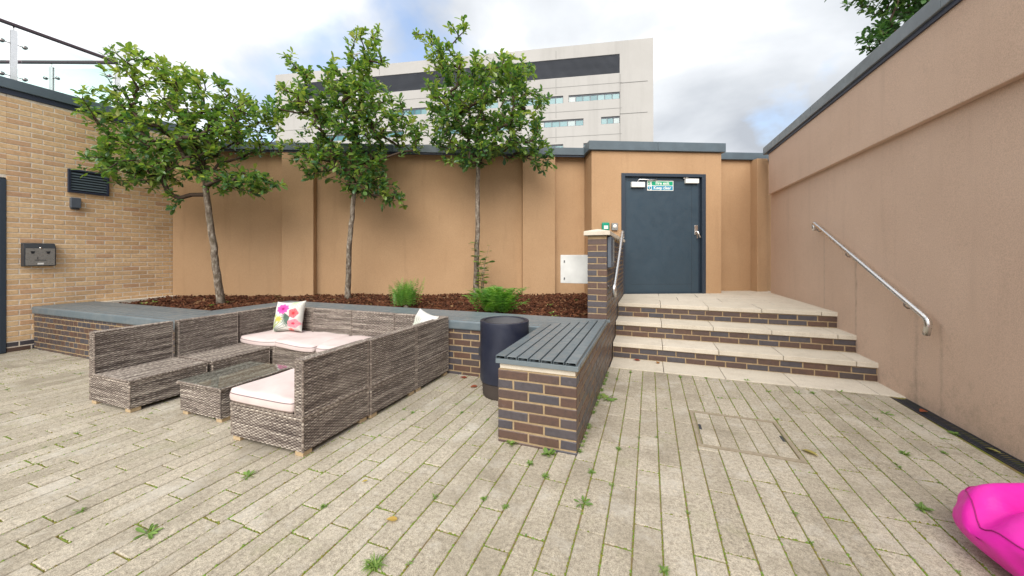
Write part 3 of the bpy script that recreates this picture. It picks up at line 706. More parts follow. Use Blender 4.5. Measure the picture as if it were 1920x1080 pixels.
def channel(parent, x0, x1, y0, ya, yb, zt, name='slat', mname='slat', ox=0, oy=0, leg=0.024, inner=True):
    b = MB(); t_ = 0.004; r = random.random()
    f = lambda x: ya+(yb-ya)*(x-x0)/(x1-x0)
    def pr(a, c_, z0, z1): b.prism([(a-ox, y0-oy), (c_-ox, y0-oy), (c_-ox, f(c_)-oy), (a-ox, f(a)-oy)], z0, z1)
    pr(x0, x1, zt-t_, zt); pr(x0, x0+t_, zt-leg, zt-t_-0.0002); pr(x1-t_, x1, zt-leg, zt-t_-0.0002)
    o = b.obj(name, mname, parent, 0.0018)
    if inner:
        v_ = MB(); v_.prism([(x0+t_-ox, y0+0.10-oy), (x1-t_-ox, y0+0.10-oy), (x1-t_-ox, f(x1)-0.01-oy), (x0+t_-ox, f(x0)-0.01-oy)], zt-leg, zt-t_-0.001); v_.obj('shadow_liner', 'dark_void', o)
    return o
mit = lambda x: 3.855+(x+1.08)*0.96
for k in range(7):
    x0 = -1.083+k*0.0887; x1 = x0+0.0745
    channel(BN, x0, x1, 2.549, mit(x0), mit(x1), 0.647, ox=ox, oy=oy, leg=0.0245)

# ------------------------------------------------------------------ planter
PLN = thing('brick_planter', 'long raised dark brick planter capped with grey slatted seating', 'planter', (-5.0, 3.8, 0))
ox, oy = -5.0, 3.8
b = MB()
b.box(-8.61-ox, -4.99-ox, 2.65-oy, 2.87-oy, -0.1, 0.56); b.box(-5.21-ox, -4.99-ox, 2.871-oy, 4.05-oy, -0.1, 0.56); b.box(-4.989-ox, -1.07-ox, 3.83-oy, 4.05-oy, -0.1, 0.56); b.box(-1.069-ox, -0.70-ox, 4.5-oy, 4.6-oy, -0.1, 0.56)
b.obj('mortar', 'mortar_tan', PLN)
RP = 0.56-0.075*8
brick_face(PLN, (-8.605-ox, 2.65-oy), 0, 3.61, RP, 8, 'brick_blue', bond='header', real=lambda x, z: x < 1.9, e0=0)
brick_face(PLN, (-4.99-ox, 2.65-oy), R(90), 1.17, RP, 8, 'brick_blue', real=lambda x, z: False, e0=0, e1=0)
brick_face(PLN, (-4.98-ox, 3.83-oy), 0, 3.90, RP, 8, 'brick_blue', real=lambda x, z: x > 2.6, e0=0, e1=0)
b = MB(); b.box(-8.6-ox, -5.0-ox, 2.66-oy, 3.30-oy, 0.561, 0.598); b.box(-5.63-ox, -5.0-ox, 3.301-oy, 4.50-oy, 0.561, 0.598); b.box(-4.999-ox, -0.71-ox, 3.84-oy, 4.50-oy, 0.561, 0.598); b.obj('timber_base', 'mortar_tan', PLN)
ZC = 0.634; NS = 7; SW = 0.098
def nose(pts, name='edge_slat'):
    b = MB(); b.prism([(x-ox, y-oy) for x, y in pts], 0.528, ZC); return b.obj(name, 'slat', PLN, 0.02, seg=4)
# left deck, slats along x; leg along y; main run along x. outer edge first
for k in range(NS):
    a, c_ = k*SW, (k+1)*SW-0.007
    y0, y1 = 2.62+a, 2.62+c_                    # left deck
    p = [(-8.605, y0), (-4.965-a, y0), (-4.965-c_, y1), (-8.605, y1)]
    xo0, xo1 = -4.965-a, -4.965-c_              # leg
    q = [(xo1, 2.62+c_+0.004), (xo0, 2.62+a+0.004), (xo0, 3.80+a-0.004), (xo1, 3.80+c_-0.004)]
    ym0, ym1 = 3.80+a, 3.80+c_                  # main run to the bench mitre
    e0 = min(-1.088, -1.088) if ym0 < 3.85 else -1.088+(ym0-3.85)/0.96
    e1 = -1.088 if ym1 < 3.85 else -1.088+(ym1-3.85)/0.96
    w = [(-4.965-a, ym0), (e0, ym0), (e1, ym1), (-4.965-c_, ym1)]
    for pts in (p, q, w):
        if k == 0: nose(pts)
        else:
            b = MB(); b.prism([(x-ox, y-oy) for x, y in pts], 0.600, ZC, random.random()); b.obj('slat', 'slat', PLN, 0.004)
b = MB(); b.box(-8.61-ox, -8.45-ox, 3.31-oy, 4.35-oy, 0.3, 0.625); b.obj('kerb', 'slab', PLN, 0.006)
# recessed light in the planter face
t = thing('recessed_light', 'small square steel wall light in the planter bricks behind black pot', 'light', (-1.79, 3.824, 0.30))
b = MB(); b.box(-0.045, 0.045, -0.012, 0.0, -0.045, 0.045); b.obj('bezel', 'dark_grey', t, 0.004)
b = MB(); b.box(-0.012, 0.028, -0.0145, -0.0122, -0.03, 0.028); b.obj('lens', 'white', t)

# mulch bed
soil = MB(); soil.prism([(-8.44, 3.25), (-5.55, 3.25), (-5.55, 4.3), (-0.71, 4.3), (-0.71, 7.62), (-8.44, 4.30)], 0.2, 0.545)
tag(soil.obj('soil_bed', 'soil'), kind='structure')
def wall_y(x): return 4.35+(x+8.6)*math.tan(PHI)
N = 15000; P = []
while len(P) < N:
    x, y = random.uniform(-8.43, -0.72), random.uniform(3.3, 7.6)
    if y > wall_y(x)-0.02: continue
    if y < 4.47 and x > -5.62: continue
    if y < 3.31: continue
    if y > 4.9 and random.random() < 0.0: continue
    P.append((x, y))
P = np.array(P)
wy = 4.35+(P[:, 0]+8.6)*math.tan(PHI)
hz = 0.545+0.045*np.clip(1-(wy-P[:, 1])/1.6, 0, 1)+rng.uniform(0, 0.035, N)+0.015*np.sin(P[:, 0]*5)*np.cos(P[:, 1]*6)
lx = rng.uniform(0.012, 0.05, N); wx = rng.uniform(0.006, 0.016, N); tx = rng.uniform(0.002, 0.005, N)
base = np.array([[-1,-1,-1],[1,-1,-1],[1,1,-1],[-1,1,-1],[-1,-1,1],[1,-1,1],[1,1,1],[-1,1,1]], float)
az = rng.uniform(0, 6.28, N); tl = rng.normal(0, 0.4, N); tr = rng.normal(0, 0.4, N)
V = base[None]*np.stack([lx, wx, tx], 1)[:, None]*0.8
ct, st_ = np.cos(tl)[:, None], np.sin(tl)[:, None]
V = np.stack([V[..., 0]*ct+V[..., 2]*st_, V[..., 1], -V[..., 0]*st_+V[..., 2]*ct], -1)
ct, st_ = np.cos(tr)[:, None], np.sin(tr)[:, None]
V = np.stack([V[..., 0], V[..., 1]*ct-V[..., 2]*st_, V[..., 1]*st_+V[..., 2]*ct], -1)
ct, st_ = np.cos(az)[:, None], np.sin(az)[:, None]
V = np.stack([V[..., 0]*ct-V[..., 1]*st_, V[..., 0]*st_+V[..., 1]*ct, V[..., 2]], -1)
V += np.concatenate([P, hz[:, None]], 1)[:, None]
F0 = np.array([(0,3,2,1),(4,5,6,7),(0,1,5,4),(1,2,6,5),(2,3,7,6),(3,0,4,7)])
F = (F0[None]+8*np.arange(N)[:, None, None]).reshape(-1, 4)
tag(link('bark_mulch', np_mesh('bark_mulch', V, F, np.repeat(rng.beta(2.0, 2.2, N), 6), 'mulch')), 'reddish brown bark mulch covering the raised planter bed', 'mulch', kind='stuff')

# ------------------------------------------------------------------ brick parapet beside the steps
PP = thing('brick_parapet', 'dark brick parapet wall with stone coping beside the steps', 'parapet', (-0.59, 4.5, 0))
ox, oy = -0.59, 4.5
b = MB(); b.box(-0.70-ox, -0.48-ox, 4.5-oy, 7.50-oy, -0.1, 1.63); b.obj('mortar', 'mortar_tan', PP)
ZP = 0.545-0.075*8
brick_face(PP, (-0.70-ox, 4.5-oy), 0, 0.22, 0.62, 13, 'brick_blue', offs=(-0.0025,) , real=None, e1=0.0045, vis=lambda x, z: False)
for r in range(14):
    zc_ = 0.545+0.075*r+0.0375
    if zc_ < 0.60: continue
    if zc_ > 1.625: break
    for a, c_ in ([(-0.004, 0.2245)] if r % 2 else [(-0.004, 0.1045), (0.1155, 0.2245)]):
        link('brick', block_mesh(c_-a, 0.064, 0.03, 0.004, 'brick_blue'), PP, (-0.70-ox+(a+c_)/2, 4.5-oy-BP, zc_), (0, 0, 0))
def stair_h(y): return 0.64 if y > 6.09 else 0.427 if y > 5.635 else 0.213 if y > 5.2 else 0.0
brick_face(PP, (-0.48-ox, 4.5-oy), R(90), 2.86, ZP, 23, 'brick_blue', offs=(0.0, -0.1125), e0=0.0, e1=0.0, zmax=1.64, vis=lambda x, z: z+0.04 > stair_h(4.5+x-0.1))
brick_face(PP, (-0.70-ox, 7.1-oy), R(-90), 2.6, 0.545, 15, 'brick_blue', real=lambda x, z: False, e0=0, e1=0, zmax=1.64)
for y0, y1 in ((4.455, 5.45), (5.454, 6.45), (6.454, 7.30)):
    b = MB(); b.add([(-0.745-ox, y0-oy, 1.635), (-0.435-ox, y0-oy, 1.635), (-0.435-ox, y1-oy, 1.635), (-0.745-ox, y1-oy, 1.635), (-0.745-ox, y0-oy, 1.685), (-0.435-ox, y0-oy, 1.685), (-0.435-ox, y1-oy, 1.685), (-0.745-ox, y1-oy, 1.685), (-0.59-ox, y0+(0.10 if y0 < 4.5 else 0)-oy, 1.715), (-0.59-ox, y1-oy, 1.715)],
        [(0, 3, 2, 1), (0, 1, 5, 4), (1, 2, 6, 5), (2, 3, 7, 9, 6), (3, 0, 4, 7), (4, 5, 8), (5, 6, 9, 8), (7, 4, 8, 9)]); b.obj('coping_stone', 'slab', PP, 0.005)
# plate on the parapet
t = thing('control_panel', 'grey blue control panel plate on the parapet side above handrail', 'panel', (-0.473, 4.72, 1.44))
b = MB(); b.box(0.0, 0.045, -0.20, 0.20, -0.19, 0.18); b.obj('housing', 'panel_grey', t, 0.006)
b = MB(); b.box(0.0455, 0.050, 0.03, 0.17, -0.13, 0.15); b.obj('cover', 'grey_plastic', t, 0.002)
# handrails
def handrail(name, label, pts, wallx, brackets):
    h = thing(name, label, 'handrail', pts[0])
    o = Vector(pts[0]); sm = [Vector(pts[0])]
    P_ = [Vector(p) for p in pts]
    for i in range(1, len(P_)-1):
        a, m_, c_ = P_[i-1], P_[i], P_[i+1]
        r_ = 0.075; p0 = m_+(a-m_).normalized()*min(r_, (a-m_).length*0.49); p1 = m_+(c_-m_).normalized()*min(r_, (c_-m_).length*0.49)
        for t_ in (0, 0.17, 0.33, 0.5, 0.67, 0.83, 1): sm.append(p0*(1-t_)**2+m_*2*t_*(1-t_)+p1*t_*t_)
    sm.append(P_[-1])
    b = MB(); b.tube([p-o for p in sm], 0.026, 16); b.obj('rail', 'steel', h)
    for f in brackets:
        p = P_[1].lerp(P_[2], f); w = Vector((wallx(p.y), p.y, p.z-0.085))
        b = MB(); b.tube([p-o-Vector((0, 0, 0.02)), p-o-Vector((0, 0, 0.062)), (p+(w-p)*0.25)-o-Vector((0, 0, 0.062)), w-o], 0.0075, 8)
        b.tube([w-o, w-o+(Vector((p.x-w.x, 0, 0))).normalized()*0.008], 0.033, 16); b.obj('bracket', 'steel_dark', h)
    return h
handrail('handrail', 'stainless steel handrail bracketed to the right wall beside steps', [(2.245, 6.55, 1.76), (2.245, 6.60, 1.88), (2.275, 4.26, 0.83), (2.275, 4.30, 0.70)], lambda y: WX(y), (0.06, 0.40, 0.86))
handrail('handrail', 'stainless steel handrail fixed to the brick parapet', [(-0.395, 5.98, 1.66), (-0.395, 5.98, 1.78), (-0.395, 4.52, 1.02), (-0.395, 4.56, 0.90)], lambda y: -0.474, (0.07, 0.90))
# cabinet
t = thing('electrical_cabinet', 'white metal electrical cabinet fixed to the left of the parapet', 'cabinet', (-0.94, 5.1, 1.2))
b = MB(); b.box(-0.235, 0.233, 0.012, 0.24, -0.195, 0.20); b.obj('housing', 'white_box', t, 0.008)
b = MB(); b.box(-0.235, 0.233, -0.012, 0.010, -0.195, 0.20); dd_ = b.obj('door', 'white_box', t, 0.005)
for z in (-0.125, 0.115):
    b = MB(); b.tube([(-0.178, -0.016, z), (-0.178, -0.0125, z)], 0.010, 12); b.box(-0.190, -0.168, -0.0155, -0.0125, z-0.024, z-0.017); b.obj('lock', 'dark_grey', dd_)
b = MB(); b.tube([(0.15, 0.12, -0.195), (0.14, 0.13, -0.4), (0.19, 0.2, -0.5), (0.22, 0.25, -0.62)], 0.012, 8); b.obj('conduit', 'grey_plastic', t)

# ------------------------------------------------------------------ black pot
t = thing('cylinder_planter', 'tall black cylindrical pot standing beside the slatted bench', 'pot', (-1.377, 3.467, 0))
b = MB(); b.lathe([(0.225, 0.15), (0.242, 0.151), (0.244, 0.153), (0.245, 0.16), (0.246, 0.69), (0.246, 0.736), (0.2455, 0.740), (0.243, 0.742), (0.241, 0.7425), (0.2105, 0.7425), (0.2085, 0.742), (0.2075, 0.739), (0.207, 0.73), (0.205, 0.60)], 56); b.obj('body', 'pot', t)
b = MB(); b.lathe([(0.0, 0.0), (0.212, 0.0), (0.220, 0.012), (0.216, 0.03), (0.224, 0.045), (0.218, 0.065), (0.226, 0.085), (0.222, 0.105), (0.230, 0.125), (0.228, 0.152), (0.0, 0.152)], 48); b.obj('base', 'pot_base', t)
b = MB(); b.lathe([(0.2055, 0.735), (0.203, 0.62), (0.19, 0.60), (0.0, 0.59)], 40); b.obj('liner', 'pot_in', t)

# ------------------------------------------------------------------ wicker
def weave(acc, O, Uv, Vv, Nv, w, h, pu=0.024, pv=0.0105, seed=0):
    r_ = np.random.default_rng(seed)
    n = max(2, round(h/pv)); m = max(2, round(w/pu)); K = 2*m+1
    O, Uv, Vv, Nv = (np.array(a, float) for a in (O, Uv, Vv, Nv))
    u = np.arange(K)*w/(2*m); v = (np.arange(n)+0.5)*h/n
    k = np.arange(K)[None]; r = np.arange(n)[:, None]
    sgn = np.where(k % 2 == 0, np.where(((k//2)+r) % 2 == 0, 1.0, -1.0), 0.0)
    off = 0.0035+0.0015*sgn
    half = 0.44*h/n*(0.86+0.14*sgn)
    rows = np.stack([-half, np.zeros_like(half), half], -1)
    dn = np.stack([off-0.0014, off+0.0010, off-0.0014], -1)
    uu = np.broadcast_to(u[None, :, None], (n, K, 3)); vv = v[:, None, None]+rows
    Vt = O+uu[..., None]*Uv+vv[..., None]*Vv+dn[..., None]*Nv
    idx = np.arange(n*K*3).reshape(n, K, 3)
    a, b_, c_, d_ = idx[:, :-1, :-1], idx[:, 1:, :-1], idx[:, 1:, 1:], idx[:, :-1, 1:]
    F_ = np.stack([a, b_, c_, d_], -1).reshape(-1, 4)
    if np.dot(np.cross(Uv, Vv), Nv) < 0: F_ = F_[:, ::-1]
    walk = np.cumsum(r_.normal(0, 0.16, n)); kw = min(9, n); walk = (walk-np.convolve(np.pad(walk, kw, 'edge'), np.ones(kw)/kw, 'same')[kw:-kw])*0.9
    row = np.clip(0.43+0.50*walk+r_.normal(0, 0.07, n), 0.10, 0.9)
    run = np.cumsum(r_.normal(0, 0.06, (n, K-1)), 1); run -= run.mean(1, keepdims=True)
    seg = r_.normal(0, 0.075, (n, K-1))
    lift = 0.14*(sgn[:, :-1]+sgn[:, 1:])  # highlights on raised beads and shade on sunk ones, painted into the strand tone
    val = np.clip(row[:, None]+np.clip(run, -0.15, 0.15)+seg+lift, 0, 1)
    val = np.repeat(val[:, :, None], 2, 2).reshape(-1)
    acc.append((Vt.reshape(-1, 3), F_, val))
def weave_obj(name, acc, core, parent, loc=(0, 0, 0)):
    nb = sum(len(a[0]) for a in acc); Vs, Fs, Rs, b0 = [], [], [], 0
    for V_, F_, r_ in acc: Vs.append(V_); Fs.append(F_+b0); Rs.append(r_); b0 += len(V_)
    cv, cf = [], []
    for (x0, x1, y0, y1, z0, z1) in core:
        bq = len(cv); cv += [(x0,y0,z0),(x1,y0,z0),(x1,y1,z0),(x0,y1,z0),(x0,y0,z1),(x1,y0,z1),(x1,y1,z1),(x0,y1,z1)]
        cf += [tuple(i+bq+b0 for i in f) for f in F0]
    nF = sum(len(f) for f in Fs)
    me = np_mesh(name, np.concatenate(Vs+[np.array(cv)]), np.concatenate(Fs+[np.array(cf)]), np.concatenate(Rs+[np.zeros(len(cf))]), 'wicker')
    me.materials.append(M['wicker_core'])
    mi = np.zeros(len(me.polygons), np.int32); mi[nF:] = 1; me.polygons.foreach_set('material_index', mi)
    return link(name, me, parent, loc)
def edge_wrap(acc, p, q, r=0.0075):
    p, q = np.array(p, float), np.array(q, float); d = q-p; ln = np.linalg.norm(d); d /= ln
    a = np.array([0., 0, 1]) if abs(d[2]) < 0.9 else np.array([1., 0, 0]); a -= d*a.dot(d); a /= np.linalg.norm(a); b_ = np.cross(d, a)
    K = max(2, int(ln/0.009)); n = 6; t_ = np.linspace(0, 1, K+1)
    rad = r*(1+0.12*np.where(np.arange(K+1) % 2 == 0, 1, -1)); an = np.arange(n)*2*np.pi/n
    Vt = p+(t_[:, None]*ln)[..., None]*d+rad[:, None, None]*(np.cos(an)[None, :, None]*a+np.sin(an)[None, :, None]*b_)
    i, j = np.meshgrid(np.arange(K), np.arange(n), indexing='ij')
    F_ = np.stack([i*n+j, i*n+(j+1) % n, (i+1)*n+(j+1) % n, (i+1)*n+j], -1).reshape(-1, 4)
    val = np.clip(0.45+0.12*np.random.default_rng(int(ln*1e4)+K).normal(0, 1, K), 0, 1)
    acc.append((Vt.reshape(-1, 3), F_, np.repeat(val, n)))
_ws = [100]
def box_weave(acc, x0, x1, y0, y1, z0, z1, faces, pv=0.0105):
    for f in faces:
        _ws[0] += 1; s = _ws[0]
        if f == 'x': weave(acc, (x0, y1, z0), (0, -1, 0), (0, 0, 1), (-1, 0, 0), y1-y0, z1-z0, seed=s, pv=pv)
        if f == 'X': weave(acc, (x1, y0, z0), (0, 1, 0), (0, 0, 1), (1, 0, 0), y1-y0, z1-z0, seed=s, pv=pv)
        if f == 'y': weave(acc, (x0, y0, z0), (1, 0, 0), (0, 0, 1), (0, -1, 0), x1-x0, z1-z0, seed=s, pv=pv)
        if f == 'Y': weave(acc, (x1, y1, z0), (-1, 0, 0), (0, 0, 1), (0, 1, 0), x1-x0, z1-z0, seed=s, pv=pv)
        if f == 'Z': weave(acc, (x0, y0, z1), (1, 0, 0), (0, 1, 0), (0, 0, 1), x1-x0, y1-y0, seed=s, pv=pv)
        if f == 'q':
            for xx, yy in ((x0, y0), (x1, y0), (x1, y1), (x0, y1)): edge_wrap(acc, (xx, yy, z0), (xx, yy, z1))
            for a_, b_ in (((x0, y0), (x1, y0)), ((x1, y0), (x1, y1)), ((x1, y1), (x0, y1)), ((x0, y1), (x0, y0))): edge_wrap(acc, (*a_, z1), (*b_, z1))
        if f == 'z': weave(acc, (x0, y0, z1), (0, 1, 0), (-1, 0, 0), (0, 0, 1), y1-y0, -(x1-x0), seed=s, pv=pv)
def topw(acc, x0, x1, y0, y1, z, along):
    _ws[0] += 1
    if along == 'x': weave(acc, (x0, y0, z), (1, 0, 0), (0, 1, 0), (0, 0, 1), x1-x0, y1-y0, seed=_ws[0])
    else: weave(acc, (x1, y0, z), (0, 1, 0), (-1, 0, 0), (0, 0, 1), y1-y0, x1-x0, seed=_ws[0])
ZF, ZS, ZB, BT = 0.035, 0.285, 0.675, 0.075
def sofa(x0, x1, y0, y1, backs, label, top, jit=0.0):
    cx, cy = (x0+x1)/2, (y0+y1)/2
    t = thing('wicker_sofa_module', label, 'sofa', (cx, cy, 0), jit, 'wicker sofa modules set in a U')
    a, b_, c_, d_ = x0-cx, x1-cx, y0-cy, y1-cy
    i = 0.006
    acc = []; box_weave(acc, a+i, b_-i, c_+i, d_-i, ZF, ZS-0.032, 'xXyYq'); weave_obj('base', acc, [(a+i, b_-i, c_+i, d_-i, ZF, ZS-0.032)], t)
    acc = []; box_weave(acc, a+i-0.003, b_-i+0.003, c_+i-0.003, d_-i+0.003, ZS-0.030, ZS-0.004, 'xXyYq'); topw(acc, a+i, b_-i, c_+i, d_-i, ZS-0.004, top)
    weave_obj('seat', acc, [(a+i, b_-i, c_+i, d_-i, ZS-0.031, ZS-0.004)], t)
    for k in backs:
        acc = []
        if k == 'L': q = (a+i, a+BT, c_+i, d_-i)
        if k == 'R': q = (b_-BT, b_-i, c_+i, d_-i)
        if k == 'B': q = (a+i+(BT+0.004 if 'L' in backs else 0), b_-i-(BT+0.004 if 'R' in backs else 0), d_-BT, d_-i)
        box_weave(acc, *q, ZS+0.003, ZB-0.006, 'xXyYq'); topw(acc, q[0], q[1], q[2], q[3], ZB-0.006, 'x' if k == 'B' else 'y')
        weave_obj('backrest', acc, [(*q, ZS, ZB-0.006)], t)
    for sx in (a+0.05, b_-0.05):
        for sy in (c_+0.05, d_-0.05):
            b = MB(); b.box(sx-0.038, sx+0.038, sy-0.038, sy+0.038, 0.0, ZF+0.003); b.obj('foot', 'foot_wood', t, 0.003)
    return t
sofa(-4.95, -4.30, 1.855, 2.472, 'L', 'bare grey wicker sofa module at the near end of the left row', 'y', 0.006)
sofa(-4.935, -4.285, 2.510, 3.135, 'L', 'bare grey wicker sofa module second from the near end, left row', 'y', -0.004)
sofa(-4.955, -4.275, 3.165, 3.795, 'LB', 'wicker corner sofa module under the large floral pillow', 'x', 0.003)
sofa(-4.268, -3.60, 3.160, 3.795, 'B', 'wicker sofa module with pink cushion in middle of the back row, left', 'x')
sofa(-3.592, -2.93, 3.165, 3.795, 'B', 'wicker sofa module in middle of the back row, next to right corner', 'x')
sofa(-2.922, -2.215, 3.165, 3.795, 'RB', 'wicker corner sofa module at the far end of right row, by planter', 'x', 0.002)
sofa(-2.965, -2.22, 2.515, 3.155, 'R', 'wicker sofa module in the middle of the right row, back to the bench', 'y', -0.003)
sofa(-2.975, -2.235, 1.865, 2.505, 'R', 'wicker sofa module at near end of right row, with pale pink seat cushion', 'y', 0.004)
# table
t = thing('coffee_table', 'low wicker coffee table with glass top between the sofa rows', 'table', (-3.60, 2.315, 0))
acc = []; box_weave(acc, -0.27, 0.27, -0.30, 0.30, ZF, 0.262, 'xXyY'); weave_obj('base', acc, [(-0.27, 0.27, -0.30, 0.30, ZF, 0.262)], t)
acc = []; box_weave(acc, -0.285, 0.285, -0.315, 0.315, 0.265, 0.288, 'xXyYq'); topw(acc, -0.285, 0.285, -0.315, 0.315, 0.288, 'y'); weave_obj('top_frame', acc, [(-0.285, 0.285, -0.315, 0.315, 0.264, 0.288)], t)
b = MB(); b.box(-0.287, 0.287, -0.317, 0.317, 0.2965, 0.3025); b.obj('glass_top', 'table_glass', t, 0.0015)
for sx in (-0.225, 0.225):
    for sy in (-0.255, 0.255):
        b = MB(); b.box(sx-0.035, sx+0.035, sy-0.035, sy+0.035, 0, ZF+0.003); b.obj('foot', 'foot_wood', t, 0.003)

# cushions
def cushion(x0, x1, y0, y1, z0, h, label, seed, sag=0.012):
    t = thing('seat_cushion', label, 'cushion', ((x0+x1)/2, (y0+y1)/2, z0), random.uniform(-.012, .012), 'pale pink seat cushions')
    r_ = random.Random(seed); n = 28; W, D = (x1-x0)/2, (y1-y0)/2; b = MB(); top = []
    ph = [r_.uniform(0, 6) for _ in range(6)]
    def pt(u, v, s):
        e_ = 1-max(abs(u), abs(v)); edge = min(1, e_/0.14); rr = math.sqrt(max(0, 1-(1-edge)**2))
        w = 0.006*math.sin(3.1*u+ph[0])*math.cos(2.7*v+ph[1])+0.004*math.sin(6*u+ph[2]+3*v)
        x = W*math.copysign(min(1, abs(u)*1.02), u)*(1-0.035*(1-rr)*0) ; y = D*math.copysign(min(1, abs(v)*1.02), v)
        k = 1-0.05*(abs(u)**6*abs(v)**6)
        if s > 0: z = h*0.5+h*0.5*(0.42+0.58*rr)+w*rr+0.010*(1-u*u)*(1-v*v)
        else: z = h*0.5-h*0.5*(0.62+0.38*rr)
        z -= sag*(max(0, -v)**3)*(0.5+0.5*math.sin(2.3*u+ph[3]))
        return (x*k, y*k, z)
    for s in (1, -1):
        vs_ = [pt(-1+2*i/n, -1+2*j/n, s) for j in range(n+1) for i in range(n+1)]
        fs_ = [(j*(n+1)+i, j*(n+1)+i+1, (j+1)*(n+1)+i+1, (j+1)*(n+1)+i) for j in range(n) for i in range(n)]
        b.add(vs_, fs_ if s > 0 else [f[::-1] for f in fs_], 0, 0, True)
    ring = [(-1+2*i/n, -1) for i in range(n)]+[(1, -1+2*i/n) for i in range(n)]+[(1-2*i/n, 1) for i in range(n)]+[(-1, 1-2*i/n) for i in range(n)]
    up = [pt(u, v, 1) for u, v in ring]; lo = [pt(u, v, -1) for u, v in ring]; m_ = len(ring)
    mid = [((p[0]+q[0])/2*1.012, (p[1]+q[1])/2*1.012, (p[2]+q[2])/2) for p, q in zip(up, lo)]
    b.add(lo+mid+up, [(i, (i+1) % m_, (i+1) % m_+m_, i+m_) for i in range(m_)]+[(i+m_, (i+1) % m_+m_, (i+1) % m_+2*m_, i+2*m_) for i in range(m_)], 0, 0, True)
    b.obj('cover', 'cushion', t)
    p_ = MB(); p_.tube(up+[up[0]], 0.0032, 5, cap=False); p_.obj('piping', 'piping', t)
    return t
cushion(-4.868, -4.23, 3.15, 3.715, ZS+0.005, 0.085, 'pale pink seat cushion in the left corner under the floral pillow', 1, 0.02)
cushion(-4.222, -3.59, 3.13, 3.712, ZS+0.005, 0.088, 'pale pink seat cushion in the back row, next to the left corner', 2, 0.02)
cushion(-3.582, -2.95, 3.14, 3.712, ZS+0.005, 0.088, 'pale pink seat cushion in the back row, half hidden by right row', 3, 0.02)
cushion(-2.995, -2.318, 1.85, 2.47, ZS+0.005, 0.10, 'pale pink seat cushion on the near end of right sofa row', 4, 0.0)

# pillows
def pillow(label, loc, w, yaw, lean, paint, roll=0.0):
    n = 96; V_, C_ = [], []
    for s in (1, -1):
        for j in range(n+1):
            for i in range(n+1):
                u, v = -1+2*i/n, -1+2*j/n
                k = 1-0.10*(1-v*v)*abs(u)**3-0.0; kv = 1-0.10*(1-u*u)*abs(v)**3
                th = 0.085*((1-u**4)*(1-v**4))**0.6
                th *= 1+0.10*math.sin(5*u+2*v)+0.06*math.sin(9*v-4*u)
                V_.append((u*w/2*k, -s*th, (v*w/2*kv)+w/2)); C_.append(paint((u+1)/2, (1-v)/2))
    N_ = (n+1)**2; F_ = []
    for s in (0, 1):
        for j in range(n):
            for i in range(n):
                q = [s*N_+j*(n+1)+i, s*N_+j*(n+1)+i+1, s*N_+(j+1)*(n+1)+i+1, s*N_+(j+1)*(n+1)+i]
                F_.append(q if s == 0 else q[::-1])
    me = np_mesh('throw_pillow', V_, F_, np.zeros(len(F_)), 'print', True)
    ca = me.attributes.new('Col', 'FLOAT_COLOR', 'POINT'); ca.data.foreach_set('color', np.array([(*c, 1) for c in C_], np.float32).ravel())
    o = link('throw_pillow', me, None, loc, (0, 0, 0)); o.rotation_mode = 'ZYX'
    o.rotation_mode = 'XYZ'; o.matrix_world = Matrix.Translation(loc) @ Matrix.Rotation(yaw, 4, 'Z') @ Matrix.Rotation(lean, 4, 'X') @ Matrix.Rotation(roll, 4, 'Y')
    return tag(o, label, 'pillow', 'floral throw pillows')
def lerp3(a, b, t): return tuple(p+(q-p)*t for p, q in zip(a, b))
def flower(c, x, y, cx, cy, r, col, core, petals, sq=1.0):
    dx_, dy_ = x-cx, (y-cy)/sq; d_ = math.hypot(dx_, dy_); a_ = math.atan2(dy_, dx_)
    R_ = r*(0.80+0.20*abs(math.cos(a_*petals/2)))
    if d_ < R_:
        t = d_/R_; c = lerp3(col, (0.90, 0.45, 0.62), 0.35*abs(math.sin(a_*petals))*t)
        if t < 0.25: c = core
    return c
def frond(c, x, y, x0, y0, x1, y1, n, ln, col, wd_=0.012):
    for k in range(n):
        a_ = math.atan2(y1-y0, x1-x0)+(k/(n-1)-0.5)*1.9
        ex, ey = x0+math.cos(a_)*ln, y0+math.sin(a_)*ln
        t = ((x-x0)*(ex-x0)+(y-y0)*(ey-y0))/(ln*ln)
        if 0 < t < 1:
            d_ = math.hypot(x-x0-t*(ex-x0), y-y0-t*(ey-y0))
            if d_ < wd_*math.sin(math.pi*min(1, t*0.9+0.1))+0.003: c = col
    return c
def paint1(x, y):
    c = (0.62, 0.61, 0.57)
    c = frond(c, x, y, 0.66, 0.56, 0.35, 0.68, 11, 0.34, (0.09, 0.14, 0.11), 0.016)
    c = frond(c, x, y, 0.10, 0.98, 0.5, 0.75, 9, 0.5, (0.24, 0.29, 0.24), 0.009)
    c = frond(c, x, y, 0.70, 0.02, 0.8, 0.3, 7, 0.30, (0.42, 0.55, 0.32), 0.009)
    c = frond(c, x, y, 0.06, 0.90, 0.05, 0.5, 5, 0.40, (0.30, 0.36, 0.10), 0.018)
    if math.hypot((x-0.27)/1.2, y-0.60) < 0.085+0.025*math.sin(9*math.atan2(y-0.6, x-0.27)): c = (0.52, 0.46, 0.10)
    if math.hypot(x-0.14, y-0.50) < 0.055: c = (0.42, 0.48, 0.20)
    c = flower(c, x, y, 0.38, 0.28, 0.235, (0.68, 0.03, 0.30), (0.35, 0.02, 0.15), 9, 0.72)
    c = flower(c, x, y, 0.76, 0.43, 0.15, (0.65, 0.10, 0.09), (0.60, 0.04, 0.06), 5, 1.1)
    c = flower(c, x, y, 0.80, 0.76, 0.20, (0.72, 0.22, 0.25), (0.70, 0.05, 0.10), 5, 0.75)
    c = flower(c, x, y, 0.70, 0.96, 0.10, (0.80, 0.25, 0.20), (0.6, 0.1, 0.1), 5, 0.6)
    return c
